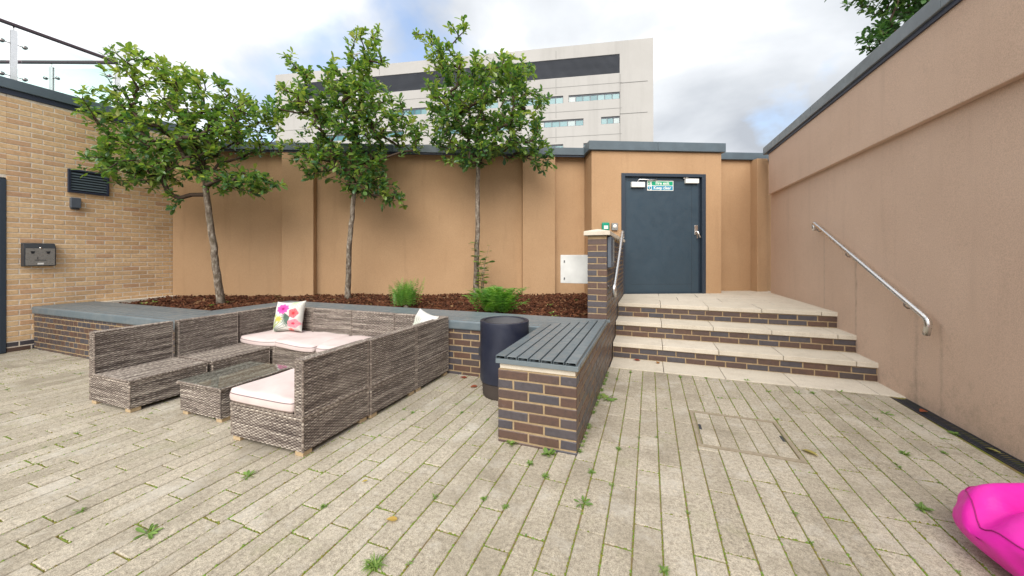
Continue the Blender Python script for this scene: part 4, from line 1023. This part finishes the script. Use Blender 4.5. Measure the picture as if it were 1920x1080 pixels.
def paint2(x, y):
    c = (0.62, 0.62, 0.59)
    c = frond(c, x, y, 0.30, 0.75, 0.5, 0.2, 9, 0.62, (0.36, 0.42, 0.30), 0.016)
    c = flower(c, x, y, 0.78, 0.40, 0.10, (0.62, 0.50, 0.55), (0.5, 0.3, 0.4), 5)
    return c
pillow('square floral pillow with bright pink flower in the left sofa corner', (-4.47, 3.50, 0.385), 0.41, R(14), R(-17), paint1, R(-3))
pillow('white leaf print pillow peeking over the right sofa back', (-2.50, 3.62, 0.345), 0.40, R(-22), R(-14), paint2, R(8))

# ------------------------------------------------------------------ bean bag
t = thing('bean_bag', 'bright pink bean bag lying on the paving by the right wall', 'bean bag', (1.765, 2.245, 0))
n, m_ = 72, 48; b = MB(); V_ = []
def bean_pt(i, j):
    a = 2*math.pi*i/n; p = math.pi*(j/m_)          # p 0 top .. pi bottom
    ct_, sp_ = math.cos(p), math.sin(p)
    z = ct_
    prof = sp_**0.62
    rr = 0.415*prof
    fold = 0.030*math.sin(3*a+1.2+1.5*math.cos(p))*sp_+0.045*(abs(math.sin(2.5*a+1.9*p+0.4))-0.6)*sp_**2+0.022*(abs(math.sin(5*a-3.1*p))-0.6)*sp_+0.008*math.sin(13*a-7*p)
    rr *= 1+fold*1.2
    x_, y_ = rr*math.cos(a), rr*math.sin(a)*0.98
    zz = 0.152+0.152*(z if z > 0 else 0.99*z)
    uu_, vv_ = x_*CR.x+y_*CR.y, x_*CF.x+y_*CF.y; vv_ += 0.22*uu_+0.02*math.sin(9*uu_)
    ridge = math.exp(-((vv_-0.20)/0.075)**2)+0.35*math.exp(-((vv_+0.16)/0.05)**2)
    crease = 1.5*math.exp(-((vv_-0.085)/0.05)**2)+0.5*math.exp(-((vv_+0.23)/0.035)**2)
    if z > 0: zz += (0.050*ridge-0.045*crease)*z**0.5
    if z > 0.1: zz += (0.012*math.sin(6*x_*3+5*y_*2)+0.030*(abs(math.sin(5.5*y_-3.2*x_+0.8))-0.5)+0.018*(abs(math.sin(9*x_+4*y_))-0.5))*z
    return (x_, y_, max(0.004, zz))
V_ = [bean_pt(i, j) for j in range(m_+1) for i in range(n)]
b.add(V_, [(j*n+i, (j+1)*n+i, (j+1)*n+(i+1) % n, j*n+(i+1) % n) for j in range(m_) for i in range(n)], 0, 0, True)
b.obj('cover', 'bean', t)
b = MB(); pts = [Vector(bean_pt(i, 17))*1.004+Vector((0, 0, 0.0005)) for i in range(n)]; b.tube(pts+[pts[0]], 0.0028, 6, cap=False)
for i0 in (12, 44):
    b.tube([Vector(bean_pt(i0+int(3*math.sin(j*0.12)), j))*1.004 for j in range(17, 40)], 0.0026, 6)
b.obj('seam', 'bean_seam', t)

# ------------------------------------------------------------------ office building far behind
OA = (-46.0, 34.37); OP = math.atan2(42.846-34.367, 0.379+46.0); OLn = 47.15
OB = thing('office_building', 'pale concrete office block with dark louvre band rising behind the back wall', 'building', (*OA, 0), OP)
S1, LX0 = 43.62, 3.3
winds = [(38.04, 43.62, 18.66, 19.44, 7), (30.5, 37.44, 18.60, 19.46, 8), (21.6, 29.9, 18.6, 19.44, 9), (15.5, 21.04, 18.5, 19.3, 7),
         (41.62, 43.62, 15.95, 16.76, 3), (33.5, 39.69, 15.95, 16.74, 7), (22.0, 31.0, 15.9, 16.7, 10), (7.0, 18.0, 15.9, 16.7, 11),
         (39.69, 43.60, 13.15, 13.95, 5), (35.5, 37.44, 13.15, 13.97, 2), (24.0, 33.0, 13.15, 13.95, 10), (6.0, 13.5, 18.5, 19.3, 8)]
holes = winds+[(LX0, S1, 21.5, 23.62, 0)]
xs = sorted({0.0, OLn, *[h[0] for h in holes], *[h[1] for h in holes]}); zs = sorted({0.0, 25.03, *[h[2] for h in holes], *[h[3] for h in holes]})
b = MB()
for xa, xb in zip(xs, xs[1:]):
    za0 = None
    for za, zb in zip(zs, zs[1:]):
        cx, cz = (xa+xb)/2, (za+zb)/2
        if any(h[0] < cx < h[1] and h[2] < cz < h[3] for h in holes): continue
        b.add([(xa, 0, za), (xb, 0, za), (xb, 0, zb), (xa, 0, zb)], [(0, 1, 2, 3)])
for h in holes:
    d_ = 0.25
    b.add([(h[0], 0, h[2]), (h[1], 0, h[2]), (h[1], 0, h[3]), (h[0], 0, h[3]), (h[0], d_, h[2]), (h[1], d_, h[2]), (h[1], d_, h[3]), (h[0], d_, h[3])], [(0, 4, 5, 1), (1, 5, 6, 2), (2, 6, 7, 3), (3, 7, 4, 0)])
b.box(0.002, OLn-0.002, 0.4, 16, 0, 24.6); b.box(0, OLn, 0.001, 0.4, 24.7, 25.031)
b.add([(OLn, 0, 0), (OLn, 16, 0), (OLn, 16, 25.03), (OLn, 0, 25.03)], [(0, 1, 2, 3)]); b.add([(0, 0, 0), (0, 16, 0), (0, 16, 25.03), (0, 0, 25.03)], [(3, 2, 1, 0)])
b.obj('wall', 'office', OB)
b = MB(); b.box(S1+0.004, OLn-0.6, -0.03, -0.002, 20.35, 20.40); b.box(S1+0.004, OLn-0.6, -0.03, -0.002, 16.95, 17.0); b.box(S1+0.02, S1+0.06, -0.03, -0.002, 5, 21.4); 
for z in (20.4, 17.6, 14.75):
    for k in range(6):
        b.box(0.3+k*7.27, 0.3+(k+1)*7.27-0.08, -0.012, -0.002, z, z+0.05)
for k in range(1, 6):
    for z0, z1 in ((19.65, 21.4), (16.95, 18.4), (14.2, 15.8), (23.75, 24.6)): b.box(0.25+k*7.27, 0.30+k*7.27, -0.012, -0.002, z0, z1)
b.obj('panel_joint', 'office_joint', OB)
b = MB()
z = 21.5
while z < 23.6:
    b.add([(LX0, 0.05, z), (S1, 0.05, z), (S1, 0.16, z+0.115), (LX0, 0.16, z+0.115), (LX0, 0.05, z+0.02), (S1, 0.05, z+0.02)], [(0, 1, 5, 4), (4, 5, 2, 3)]); z += 0.12
b.box(LX0, S1, 0.2, 0.24, 21.5, 23.62); b.obj('louvre_band', 'louvre', OB)
for (x0, x1, z0, z1, n) in winds:
    b = MB(); b.box(x0, x1, 0.10, 0.2, z1-0.16, z1); b.box(x0, x1, 0.10, 0.2, z0, z0+0.05)
    for k in range(n+1):
        xx = x0+(x1-x0)*k/n; b.box(max(x0, xx-0.035), min(x1, xx+0.035), 0.10, 0.2, z0+0.051, z1-0.161)
    wf = b.obj('window', 'louvre', OB)
    for k in range(n):
        xa = x0+(x1-x0)*k/n+0.036; xb = x0+(x1-x0)*(k+1)/n-0.036
        b = MB(); b.box(xa, xb, 0.14, 0.16, z0+0.052, z1-0.162, random.random()); b.obj('pane', 'pane', wf)
t = thing('mast', 'thin pale metal mast standing behind the middle tree', 'mast', (-31.5, 33.4, 0))
b = MB(); b.tube([(0, 0, 0), (0, 0, 14), (0, 0, 24.5)], [0.14, 0.10, 0.055], 10); b.obj('pole', 'steel', t)
b = MB(); b.box(-0.5, 0.5, -0.08, 0.08, 24.5, 24.6); b.obj('lamp_arm', 'steel', t)

# ------------------------------------------------------------------ trees
LEAFV = np.array([(0, 0, 0), (0.28, -0.13, 0.025), (0.28, 0, -0.01), (0.28, 0.13, 0.025), (0.62, -0.225, 0.0), (0.62, 0, -0.05), (0.62, 0.225, 0.0), (0.89, -0.14, -0.07), (0.89, 0.14, -0.07), (1.0, 0, -0.14)])
LEAFF = [(0, 1, 2), (0, 2, 3), (1, 4, 5), (1, 5, 2), (2, 5, 6), (2, 6, 3), (4, 7, 5), (5, 8, 6), (5, 7, 9), (5, 9, 8)]
def leaf_geo(acc, p, t, size, rr, up=Vector((0, 0, 1)), roll=0.0, width=1.0):
    t = t.normalized(); s = up.cross(t)
    if s.length < 0.05: s = Vector((1, 0, 0)).cross(t)
    s.normalize(); nrm = t.cross(s)
    s2 = s*math.cos(roll)+nrm*math.sin(roll); nrm = t.cross(s2)
    b0 = len(acc[0])
    for v in LEAFV: acc[0].append(tuple(p+t*(v[0]*size)+s2*(v[1]*size*width)+nrm*(v[2]*size)))
    for f in LEAFF: acc[1].append((f[0]+b0, f[1]+b0, f[2]+b0)); acc[2].append(rr)
def tree(name, label, trunk, trad, lumps, nw, lsize, seed, keep, mname='leaf', depth=0.62, tint=0.0, leaves=8):
    r_ = random.Random(seed); base = Vector(trunk[0])
    t = thing(name, label, 'tree', base)
    T_ = [Vector(p)-base for p in trunk]
    # smooth trunk
    sm, sr = [], []
    for i in range(len(T_)-1):
        for k in range(5):
            f = k/5; sm.append(T_[i].lerp(T_[i+1], f)+Vector((r_.uniform(-.006, .006), r_.uniform(-.006, .006), 0))); sr.append(trad[i]+(trad[i+1]-trad[i])*f)
    sm.append(T_[-1]); sr.append(trad[-1]); sr[0] *= 1.25
    tb = MB(); tb.tube(sm, sr, 12)
    wts = [rx*rz*max(0.15, min(rx, depth)) for (_, _, _, rx, rz) in lumps]
    pts = []
    tot = sum(w**0.8 for w in wts)
    for (x, y, z, rx, rz), w in zip(lumps, wts):
        n = max(4, int(nw*w**0.8/tot)); k = 0; tries = 0
        while k < n and tries < n*20:
            tries += 1
            d = Vector((r_.gauss(0, 1), r_.gauss(0, 1), r_.gauss(0, 1))).normalized()*(r_.random()**0.40)
            p = Vector((x, y, z))+CR*(d.x*rx)+CF*(d.y*min(max(rx, 0.15), depth))+Vector((0, 0, d.z*rz))
            if not keep(p): continue
            pts.append(p-base); k += 1
    nodes = [(sm[-1], -1)] + []
    for i in range(len(sm)-2, len(sm)-7, -1): nodes.append((sm[i], 0))
    fork = sm[-1]; pts.sort(key=lambda p: (p-fork).length)
    tips = []
    for p in pts:
        bi, bd = 0, 1e9
        for i, (q, _) in enumerate(nodes):
            d = (p-q).length+0.25*(q-fork).length*0.35
            if q.z > p.z+0.1: d += 0.5*(q.z-p.z)
            if d < bd: bi, bd = i, d
        q = nodes[bi][0]; ln = (p-q).length; k = max(1, int(ln/0.22)); par = bi
        for j in range(1, k+1):
            f = j/k; c_ = q.lerp(p, f)
            if j < k: c_ = c_+Vector((r_.gauss(0, .02), r_.gauss(0, .02), 0.10*ln*math.sin(f*math.pi)*0.35+r_.gauss(0, .015)))
            nodes.append((c_, par)); par = len(nodes)-1
        tips.append(par)
    cnt_ = [0]*len(nodes)
    for i in tips:
        while i > 0:
            cnt_[i] += 1; i = nodes[i][1]
    rad = lambda i: min(trad[-1]*0.85, 0.0032+0.0031*math.sqrt(max(0, cnt_[i]-1)))
    lb = MB()
    for i in range(6, len(nodes)):
        q = nodes[i][1]
        lb.tube([nodes[q][0], nodes[i][0]], [min(rad(i)*1.15, trad[-1]*0.9), rad(i)], 5, cap=False)
    tb.obj('trunk', 'bark', t); tag(lb.obj('branches', 'twig', t), kind='stuff')
    acc = ([], [], [])
    zmin, zmax = min(p.z for p in pts), max(p.z for p in pts)
    for i in tips:
        p = nodes[i][0]; q = nodes[nodes[i][1]][0]
        d = (p-q).normalized(); d = (d+Vector((0, 0, 0.55))).normalized()
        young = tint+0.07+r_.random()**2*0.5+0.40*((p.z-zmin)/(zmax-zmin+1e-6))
        n = r_.randint(leaves-2, leaves+2); a0 = r_.uniform(0, 6.28)
        ax = d.orthogonal().normalized(); ay = d.cross(ax)
        for k in range(n):
            a = a0+k*2.4+r_.uniform(-.3, .3); el = r_.uniform(0.25, 1.5)
            tt = d*math.cos(el)+(ax*math.cos(a)+ay*math.sin(a))*math.sin(el)+Vector((0, 0, -0.18))
            lp = p-d*r_.uniform(0, 0.12)+Vector((r_.gauss(0, .012), r_.gauss(0, .012), r_.gauss(0, .012)))
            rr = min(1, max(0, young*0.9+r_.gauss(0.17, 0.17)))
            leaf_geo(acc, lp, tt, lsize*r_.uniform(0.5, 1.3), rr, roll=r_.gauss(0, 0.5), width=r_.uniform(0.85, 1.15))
        for k in range(r_.randint(1, 3)):
            lp = q.lerp(p, r_.random()); a = r_.uniform(0, 6.28)
            tt = (ax*math.cos(a)+ay*math.sin(a))+d*0.4
            leaf_geo(acc, lp, tt, lsize*r_.uniform(0.7, 1.1), min(1, max(0, young*0.6+r_.gauss(0.1, 0.12))), roll=r_.gauss(0, 0.5))
    tag(link('crown', np_mesh('crown', acc[0], acc[1], acc[2], mname), t), kind='stuff')
    return t
def keep(p):
    if p.x < -8.50 : return False
    if p.z < 3.70 and p.y > wall_y(p.x)-0.30: return False
    return True
T1L = [(-7.43,3.52,4.20,0.64,0.47),(-7.66,3.44,4.56,0.17,0.22),(-7.91,3.34,3.73,0.51,0.47),(-6.63,3.82,3.86,0.68,0.43),(-6.07,4.03,3.65,0.51,0.38),(-7.11,3.64,3.44,0.94,0.51),(-8.02,3.25,3.05,0.46,0.30),(-7.35,3.55,2.92,0.86,0.36),(-6.39,3.91,3.22,0.68,0.34),(-6.23,3.97,2.60,0.68,0.24),(-5.83,4.12,2.54,0.34,0.15),(-7.26,3.59,2.28,0.21,0.17),(-7.75,3.40,2.75,0.60,0.27),(-5.67,4.18,3.22,0.21,0.21),(-8.40,3.13,3.69,0.16,0.12)]
T2L = [(-4.63,5.10,4.91,0.39,0.42),(-4.43,5.18,5.26,0.15,0.17),(-4.93,4.99,4.35,0.56,0.42),(-5.72,4.70,4.58,0.26,0.32),(-5.87,4.64,4.83,0.09,0.15),(-5.59,4.74,4.02,0.56,0.42),(-4.67,5.09,3.93,0.83,0.56),(-5.02,4.96,3.40,0.88,0.46),(-3.98,5.35,3.56,0.39,0.37),(-5.37,4.83,3.00,0.45,0.35),(-4.59,5.12,2.85,0.58,0.32),(-4.17,5.27,2.38,0.26,0.20),(-4.50,5.15,2.59,0.46,0.20),(-6.11,4.55,3.93,0.26,0.19),(-3.81,5.41,3.38,0.20,0.19)]
T3L = [(-3.21,5.85,5.42,0.21,0.19),(-3.79,5.63,5.25,0.21,0.29),(-3.48,5.75,4.87,0.43,0.29),(-2.85,5.98,4.59,0.72,0.40),(-2.27,6.20,4.68,0.48,0.33),(-2.85,5.98,4.06,0.91,0.53),(-2.00,6.30,4.06,0.40,0.43),(-3.30,5.81,3.68,0.53,0.40),(-2.40,6.15,3.53,0.81,0.40),(-1.95,6.32,3.25,0.36,0.29),(-3.03,5.91,3.22,0.62,0.24),(-1.76,6.39,2.99,0.17,0.15),(-3.52,5.73,4.20,0.33,0.43)]
T4L = [(5.13,10.46,6.59,0.58,0.52),(4.69,10.30,6.13,0.41,0.41),(4.37,10.17,6.13,0.30,0.21),(5.56,10.62,6.94,0.70,0.70),(3.71,9.93,7.17,0.35,0.23),(6.32,10.90,7.64,1.28,1.04),(5.23,10.50,7.75,1.04,0.81),(4.69,10.30,7.17,0.58,0.46)]
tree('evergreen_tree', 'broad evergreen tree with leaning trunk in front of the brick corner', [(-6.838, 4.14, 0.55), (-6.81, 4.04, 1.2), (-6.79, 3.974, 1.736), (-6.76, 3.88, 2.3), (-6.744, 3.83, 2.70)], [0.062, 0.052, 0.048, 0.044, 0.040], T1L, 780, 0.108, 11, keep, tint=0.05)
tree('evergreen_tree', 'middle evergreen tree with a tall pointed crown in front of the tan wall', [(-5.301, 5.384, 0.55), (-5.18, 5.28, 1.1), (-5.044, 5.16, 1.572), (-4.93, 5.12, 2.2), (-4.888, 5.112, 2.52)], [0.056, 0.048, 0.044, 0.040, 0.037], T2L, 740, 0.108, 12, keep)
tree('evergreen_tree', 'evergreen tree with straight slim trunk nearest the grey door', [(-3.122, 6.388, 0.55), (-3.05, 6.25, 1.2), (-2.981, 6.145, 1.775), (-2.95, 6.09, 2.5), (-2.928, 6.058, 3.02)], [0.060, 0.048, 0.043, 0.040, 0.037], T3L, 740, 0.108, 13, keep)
tree('broadleaf_tree', 'leafy tree overhanging behind the top of the right wall', [(7.3, 11.4, -0.06), (7.1, 11.3, 3.0), (6.8, 11.1, 5.0), (6.4, 10.95, 6.4)], [0.20, 0.16, 0.13, 0.09], T4L, 620, 0.135, 14, lambda p: True, 'leaf_far', 0.9)

# sapling shoot, ferns
def shoot(name, label, p, h, n, size, seed, mname='leaf', cat='sapling'):
    r_ = random.Random(seed); t = thing(name, label, cat, p); acc = ([], [], [])
    b = MB()
    for s in range(n):
        a = r_.uniform(0, 6.28); hh_ = h*r_.uniform(0.6, 1.0)
        pts = [Vector((0, 0, -0.03))]+[Vector((math.cos(a)*0.20*f*f*hh_/h+0.03*math.sin(5*f+s), math.sin(a)*0.06*f, hh_*f)) for f in (0.25, 0.5, 0.75, 1.0)]
        b.tube(pts, [0.005, 0.0045, 0.004, 0.003, 0.002], 5)
        for f in [i/9 for i in range(3, 10)]:
            i = f*4; k = min(3, int(i)); q = pts[k].lerp(pts[k+1], i-k)
            for _ in range(2):
                aa = r_.uniform(0, 6.28); leaf_geo(acc, q, Vector((math.cos(aa), math.sin(aa), 0.25)), size*r_.uniform(0.6, 1.1), r_.uniform(0.3, 0.85), roll=r_.gauss(0, .4))
    b.obj('stem', 'bark', t); tag(link('leaves', np_mesh('leaves', *acc, mname), t), kind='stuff')
shoot('sapling', 'leafy young shoot growing beside the straight tree trunk', (-2.90, 6.20, 0.56), 1.15, 6, 0.13, 5)
def fern(label, p, rad, h, n, seed, feathery):
    r_ = random.Random(seed); t = thing('fern', label, 'fern', p); V_, F_, R_ = [], [], []
    for k in range(n):
        a = r_.uniform(0, 6.28); ln = rad*r_.uniform(0.6, 1.15); rise = h*r_.uniform(0.5, 1.1); base_ = Vector((r_.gauss(0, rad*0.22), r_.gauss(0, rad*0.18), 0))
        d = Vector((math.cos(a), math.sin(a), 0)); sd = Vector((-d.y, d.x, 0)); prev_ = None; m2 = 13; rr = r_.random()
        lean = r_.uniform(0.35, 1.0) if not feathery else r_.uniform(0.1, 0.6)
        P_ = [base_+d*(ln*lean*f)+Vector((0, 0, rise*(math.sin(f*1.9)) if not feathery else rise*(f**0.8)*1.2-0.25*rise*f**3)) for f in [i/m2 for i in range(m2+1)]]
        for i in range(1, m2):
            q = P_[i]; tg = (P_[i+1]-P_[i-1]).normalized(); wl = 0.17*rad*(math.sin(math.pi*(0.12+0.88*i/m2))+0.08)*(1.0 if not feathery else 0.55)
            for s in (-1, 1):
                e_ = q+sd*(s*wl)+tg*wl*0.55+Vector((0, 0, r_.gauss(0, 0.008)-0.12*wl)); w_ = tg*(0.26*wl+0.003)
                b0 = len(V_); V_ += [tuple(q-w_*0.5), tuple(q+w_*0.6), tuple(e_)]; F_.append((b0, b0+1, b0+2) if s < 0 else (b0, b0+2, b0+1)); R_.append(min(1, max(0, rr*0.7+r_.gauss(0.15, .12)+0.25*i/m2-0.1)))
    tag(link('fronds', np_mesh('fronds', V_, F_, R_, 'fern'), t), kind='stuff')
    b = MB(); b.lathe([(0.03, -0.03), (0.045, 0.0), (0.02, 0.03), (0.0, 0.04)], 8); b.obj('crown_base', 'bark', t)
fern('feathery bright green fern in the mulch, left of the other fern', (-3.62, 4.88, 0.57), 0.40, 0.46, 130, 21, True)
fern('wide bushy bright green fern in the mulch behind the black pot', (-2.09, 4.90, 0.57), 0.47, 0.33, 150, 22, False)

# ------------------------------------------------------------------ weeds and fallen leaves
def rosette(acc, p, size, n, r_, lo=0.2, up_=0.5, width=0.8, rmin=0.3, rmax=0.9):
    for k in range(n):
        a = k*2.4+r_.uniform(-.3, .3); leaf_geo(acc, Vector(p)+Vector((r_.gauss(0, size*0.12), r_.gauss(0, size*0.12), 0.003)), Vector((math.cos(a), math.sin(a), r_.uniform(lo, up_))), size*r_.uniform(0.55, 1.1), r_.uniform(rmin, rmax), roll=r_.gauss(0, .4), width=width)
def blades(acc, p, size, n, r_):
    for k in range(n):
        a = r_.uniform(0, 6.28); ln = size*r_.uniform(0.5, 1.1); up_ = r_.uniform(0.25, 1.3)
        d = Vector((math.cos(a), math.sin(a), up_)).normalized(); s = Vector((-d.y, d.x, 0)).normalized()*0.0028
        q = Vector(p)+Vector((r_.gauss(0, size*0.10), r_.gauss(0, size*0.10), 0)); mid_ = q+d*ln*0.55; tip_ = mid_+(d+Vector((0, 0, -0.7))).normalized()*ln*0.45
        b0 = len(acc[0]); acc[0].extend([tuple(q-s), tuple(q+s), tuple(mid_-s*0.8), tuple(mid_+s*0.8), tuple(tip_)])
        rr = r_.uniform(0.25, 0.95)
        for f in ((0, 1, 3), (0, 3, 2), (2, 3, 4)): acc[1].append(tuple(i+b0 for i in f)); acc[2].append(rr)
def snap(x, y, off=0.0):
    k = round((x-0.059)/PW); return (0.059+k*PW+off, y, -0.002)
def plant(name, label, cat, p, fn, mname='weed'):
    r_ = random.Random(hash((round(p[0]*100), round(p[1]*100))) & 0xffff); acc = ([], [], [])
    fn(acc, (0, 0, 0), r_); return tag(link(name, np_mesh(name, *acc, mname), None, p), label, cat)
plant('grass_tuft', 'bushy bright grass tuft in the front paving, at bottom centre', 'grass', snap(-1.19, 1.33), lambda a, p, r: blades(a, p, 0.075, 70, r))
plant('grass_tuft', 'thin grass tuft at the bottom edge, below the manhole cover', 'grass', snap(0.05, 1.76), lambda a, p, r: blades(a, p, 0.042, 30, r))
def dande(a, p, r): rosette(a, p, 0.075, 9, r, 0.05, 0.3, 0.5, 0.2, 0.8); rosette(a, (0.03, 0.0, 0), 0.05, 4, r, 0.2, 0.9, 0.6)
plant('dandelion', 'flat dandelion with reddish leaves alone in the left front paving', 'weed', snap(-2.31, 1.09), dande)
plant('clover', 'pale green clover sprig at the left foot of the bench end', 'weed', (-0.95, 2.545, 0), lambda a, p, r: rosette(a, p, 0.05, 12, r, 0.2, 0.9, 1.4, 0.6, 0.95))
plant('clover', 'low green weed at the right foot of the bench end', 'weed', (-0.66, 2.50, 0), lambda a, p, r: rosette(a, p, 0.055, 14, r, 0.2, 0.9, 1.3, 0.4, 0.8))
plant('weed_sprout', 'small star shaped weed in front of the wicker sofa row', 'weed', snap(-2.36, 1.60), lambda a, p, r: rosette(a, p, 0.06, 8, r, 0.2, 0.7, 0.6, 0.3, 0.8))
plant('weed_sprout', 'leafy weed lying between bench side and steps', 'weed', (-0.40, 3.66, 0), lambda a, p, r: rosette(a, p, 0.09, 9, r, 0.05, 0.5, 0.9, 0.4, 0.9))
plant('weed_sprout', 'grey green weed in the paving in front of the bench corner', 'weed', snap(-0.41, 2.08), lambda a, p, r: rosette(a, p, 0.055, 10, r, 0.1, 0.6, 0.6, 0.2, 0.6))
acc = ([], [], []); r_ = random.Random(77)
for (x, y, s) in [(0.98, 4.74, .09), (1.82, 4.69, .10), (1.55, 4.55, .09), (1.35, 4.5, .10), (1.2, 4.45, .08), (1.91, 4.19, .13), (1.8, 4.0, .10), (1.66, 3.39, .09), (1.75, 2.95, .08), (1.46, 2.69, .11), (2.2, 3.9, .10), (2.26, 3.2, .10), (1.95, 3.5, .07), (2.0, 2.7, .07), (-0.2, 4.6, .06), (0.3, 4.62, .07), (0.6, 4.68, .06), (-0.3, 4.3, .06), (-1.09, 1.83, .08), (-0.95, 1.92, .06), (-2.88, 1.06, .09), (-1.64, 1.55, .06), (-2.0, 2.6, .07), (-1.9, 2.75, .06), (-1.75, 3.05, .06), (-1.5, 2.9, .05), (-0.25, 2.75, .07), (-0.15, 2.3, .06), (-0.3, 2.4, .07), (-0.6, 2.25, .08), (-0.8, 2.35, .08), (-0.7, 1.9, .06), (-6.2, 1.5, .08), (-5.6, 1.3, .08), (-6.8, 1.8, .09), (-5.4, 1.0, .07), (-4.6, 1.2, .08), (-7.2, 2.2, .09), (0.2, 2.2, .05), (0.7, 2.4, .05), (1.3, 2.2, .05)]:
    p = snap(x, y)
    s *= 0.55
    if r_.random() < 0.6: blades(acc, p, s*0.9, 26, r_)
    rosette(acc, p, s*0.75, r_.randint(5, 10), r_, 0.1, 0.8, 0.7, 0.2, 0.9)
for k in range(260):                              # bench and wall foot growth
    j = random.choice(joints); f = random.random(); p = (j[0]+(j[2]-j[0])*f, j[1]+(j[3]-j[1])*f, -0.002); q = project(*p)
    if not q or q[2] > 6 or q[0] < 0 or q[0] > 1920 or q[1] > 1100: continue
    if (-5 < p[0] < -4.25 and p[1] > 1.8) or (-3 < p[0] < -2.2 and p[1] > 1.8): continue
    (blades if r_.random() < 0.6 else (lambda a, p, s, n, r: rosette(a, p, s, 6, r)))(acc, p, r_.uniform(0.012, 0.028), 12, r_)
for k in range(40):
    p = (-0.462, r_.uniform(2.6, 4.6), 0); blades(acc, p, 0.04, 10, r_)
tag(link('weeds', np_mesh('weeds', *acc, 'weed')), 'scattered small weeds sprouting from the paving joints', 'weeds', kind='stuff')
acc = ([], [], [])
for k in range(46):
    x, y = r_.uniform(-8.2, -0.9), r_.uniform(3.5, 6.8)
    if y > wall_y(x)-0.1 or (y < 4.6 and x > -5.5): continue
    rosette(acc, (x, y, 0.585), r_.uniform(0.03, 0.07), 7, r_, 0.2, 0.9, 0.8, 0.3, 0.95)
tag(link('seedlings', np_mesh('seedlings', *acc, 'weed')), 'tiny green seedlings scattered over the bark mulch', 'seedlings', kind='stuff')
def fallen(label, p, size, rr, a):
    acc = ([], [], []); leaf_geo(acc, Vector((-size/2*math.cos(a), -size/2*math.sin(a), 0.012)), Vector((math.cos(a), math.sin(a), 0.08)), size, rr, roll=0.15, width=1.2)
    tag(link('fallen_leaf', np_mesh('fallen_leaf', *acc, 'dead_leaf'), None, p), label, 'leaf', 'fallen leaves')
fallen('curled pale leaf on the paving beside the manhole cover', (1.06, 3.16, 0), 0.11, 0.9, 2.2)
fallen('red fallen leaf at the planter foot behind the black pot', (-1.98, 3.72, 0), 0.08, 0.1, 0.4)
fallen('brown red fallen leaf on the paving left of the black pot', (-1.74, 3.50, 0), 0.09, 0.25, 1.0)
fallen('red fallen leaf on the black drain near the steps', (2.28, 4.35, 0.0), 0.10, 0.3, 0.7)
fallen('dark red leaf on the stone strip at the lowest riser, leftmost', (-0.16, 5.12, 0.004), 0.09, 0.05, 0.2)
fallen('yellow brown leaf on the stone strip, second from the left', (0.10, 5.10, 0.004), 0.09, 0.6, 1.4)
fallen('yellowed leaf lying in the front paving joint, near bottom centre', (-1.27, 1.59, 0.0), 0.06, 0.8, 0.4)
fallen('tiny pale yellow leaf on the paving in front of the sofa', (-1.64, 1.80, 0.0), 0.035, 0.85, 0.9)
fallen('greenish leaf lying on the black drain, nearer the bean bag', (2.29, 3.65, 0.0), 0.09, 0.95, 1.9)
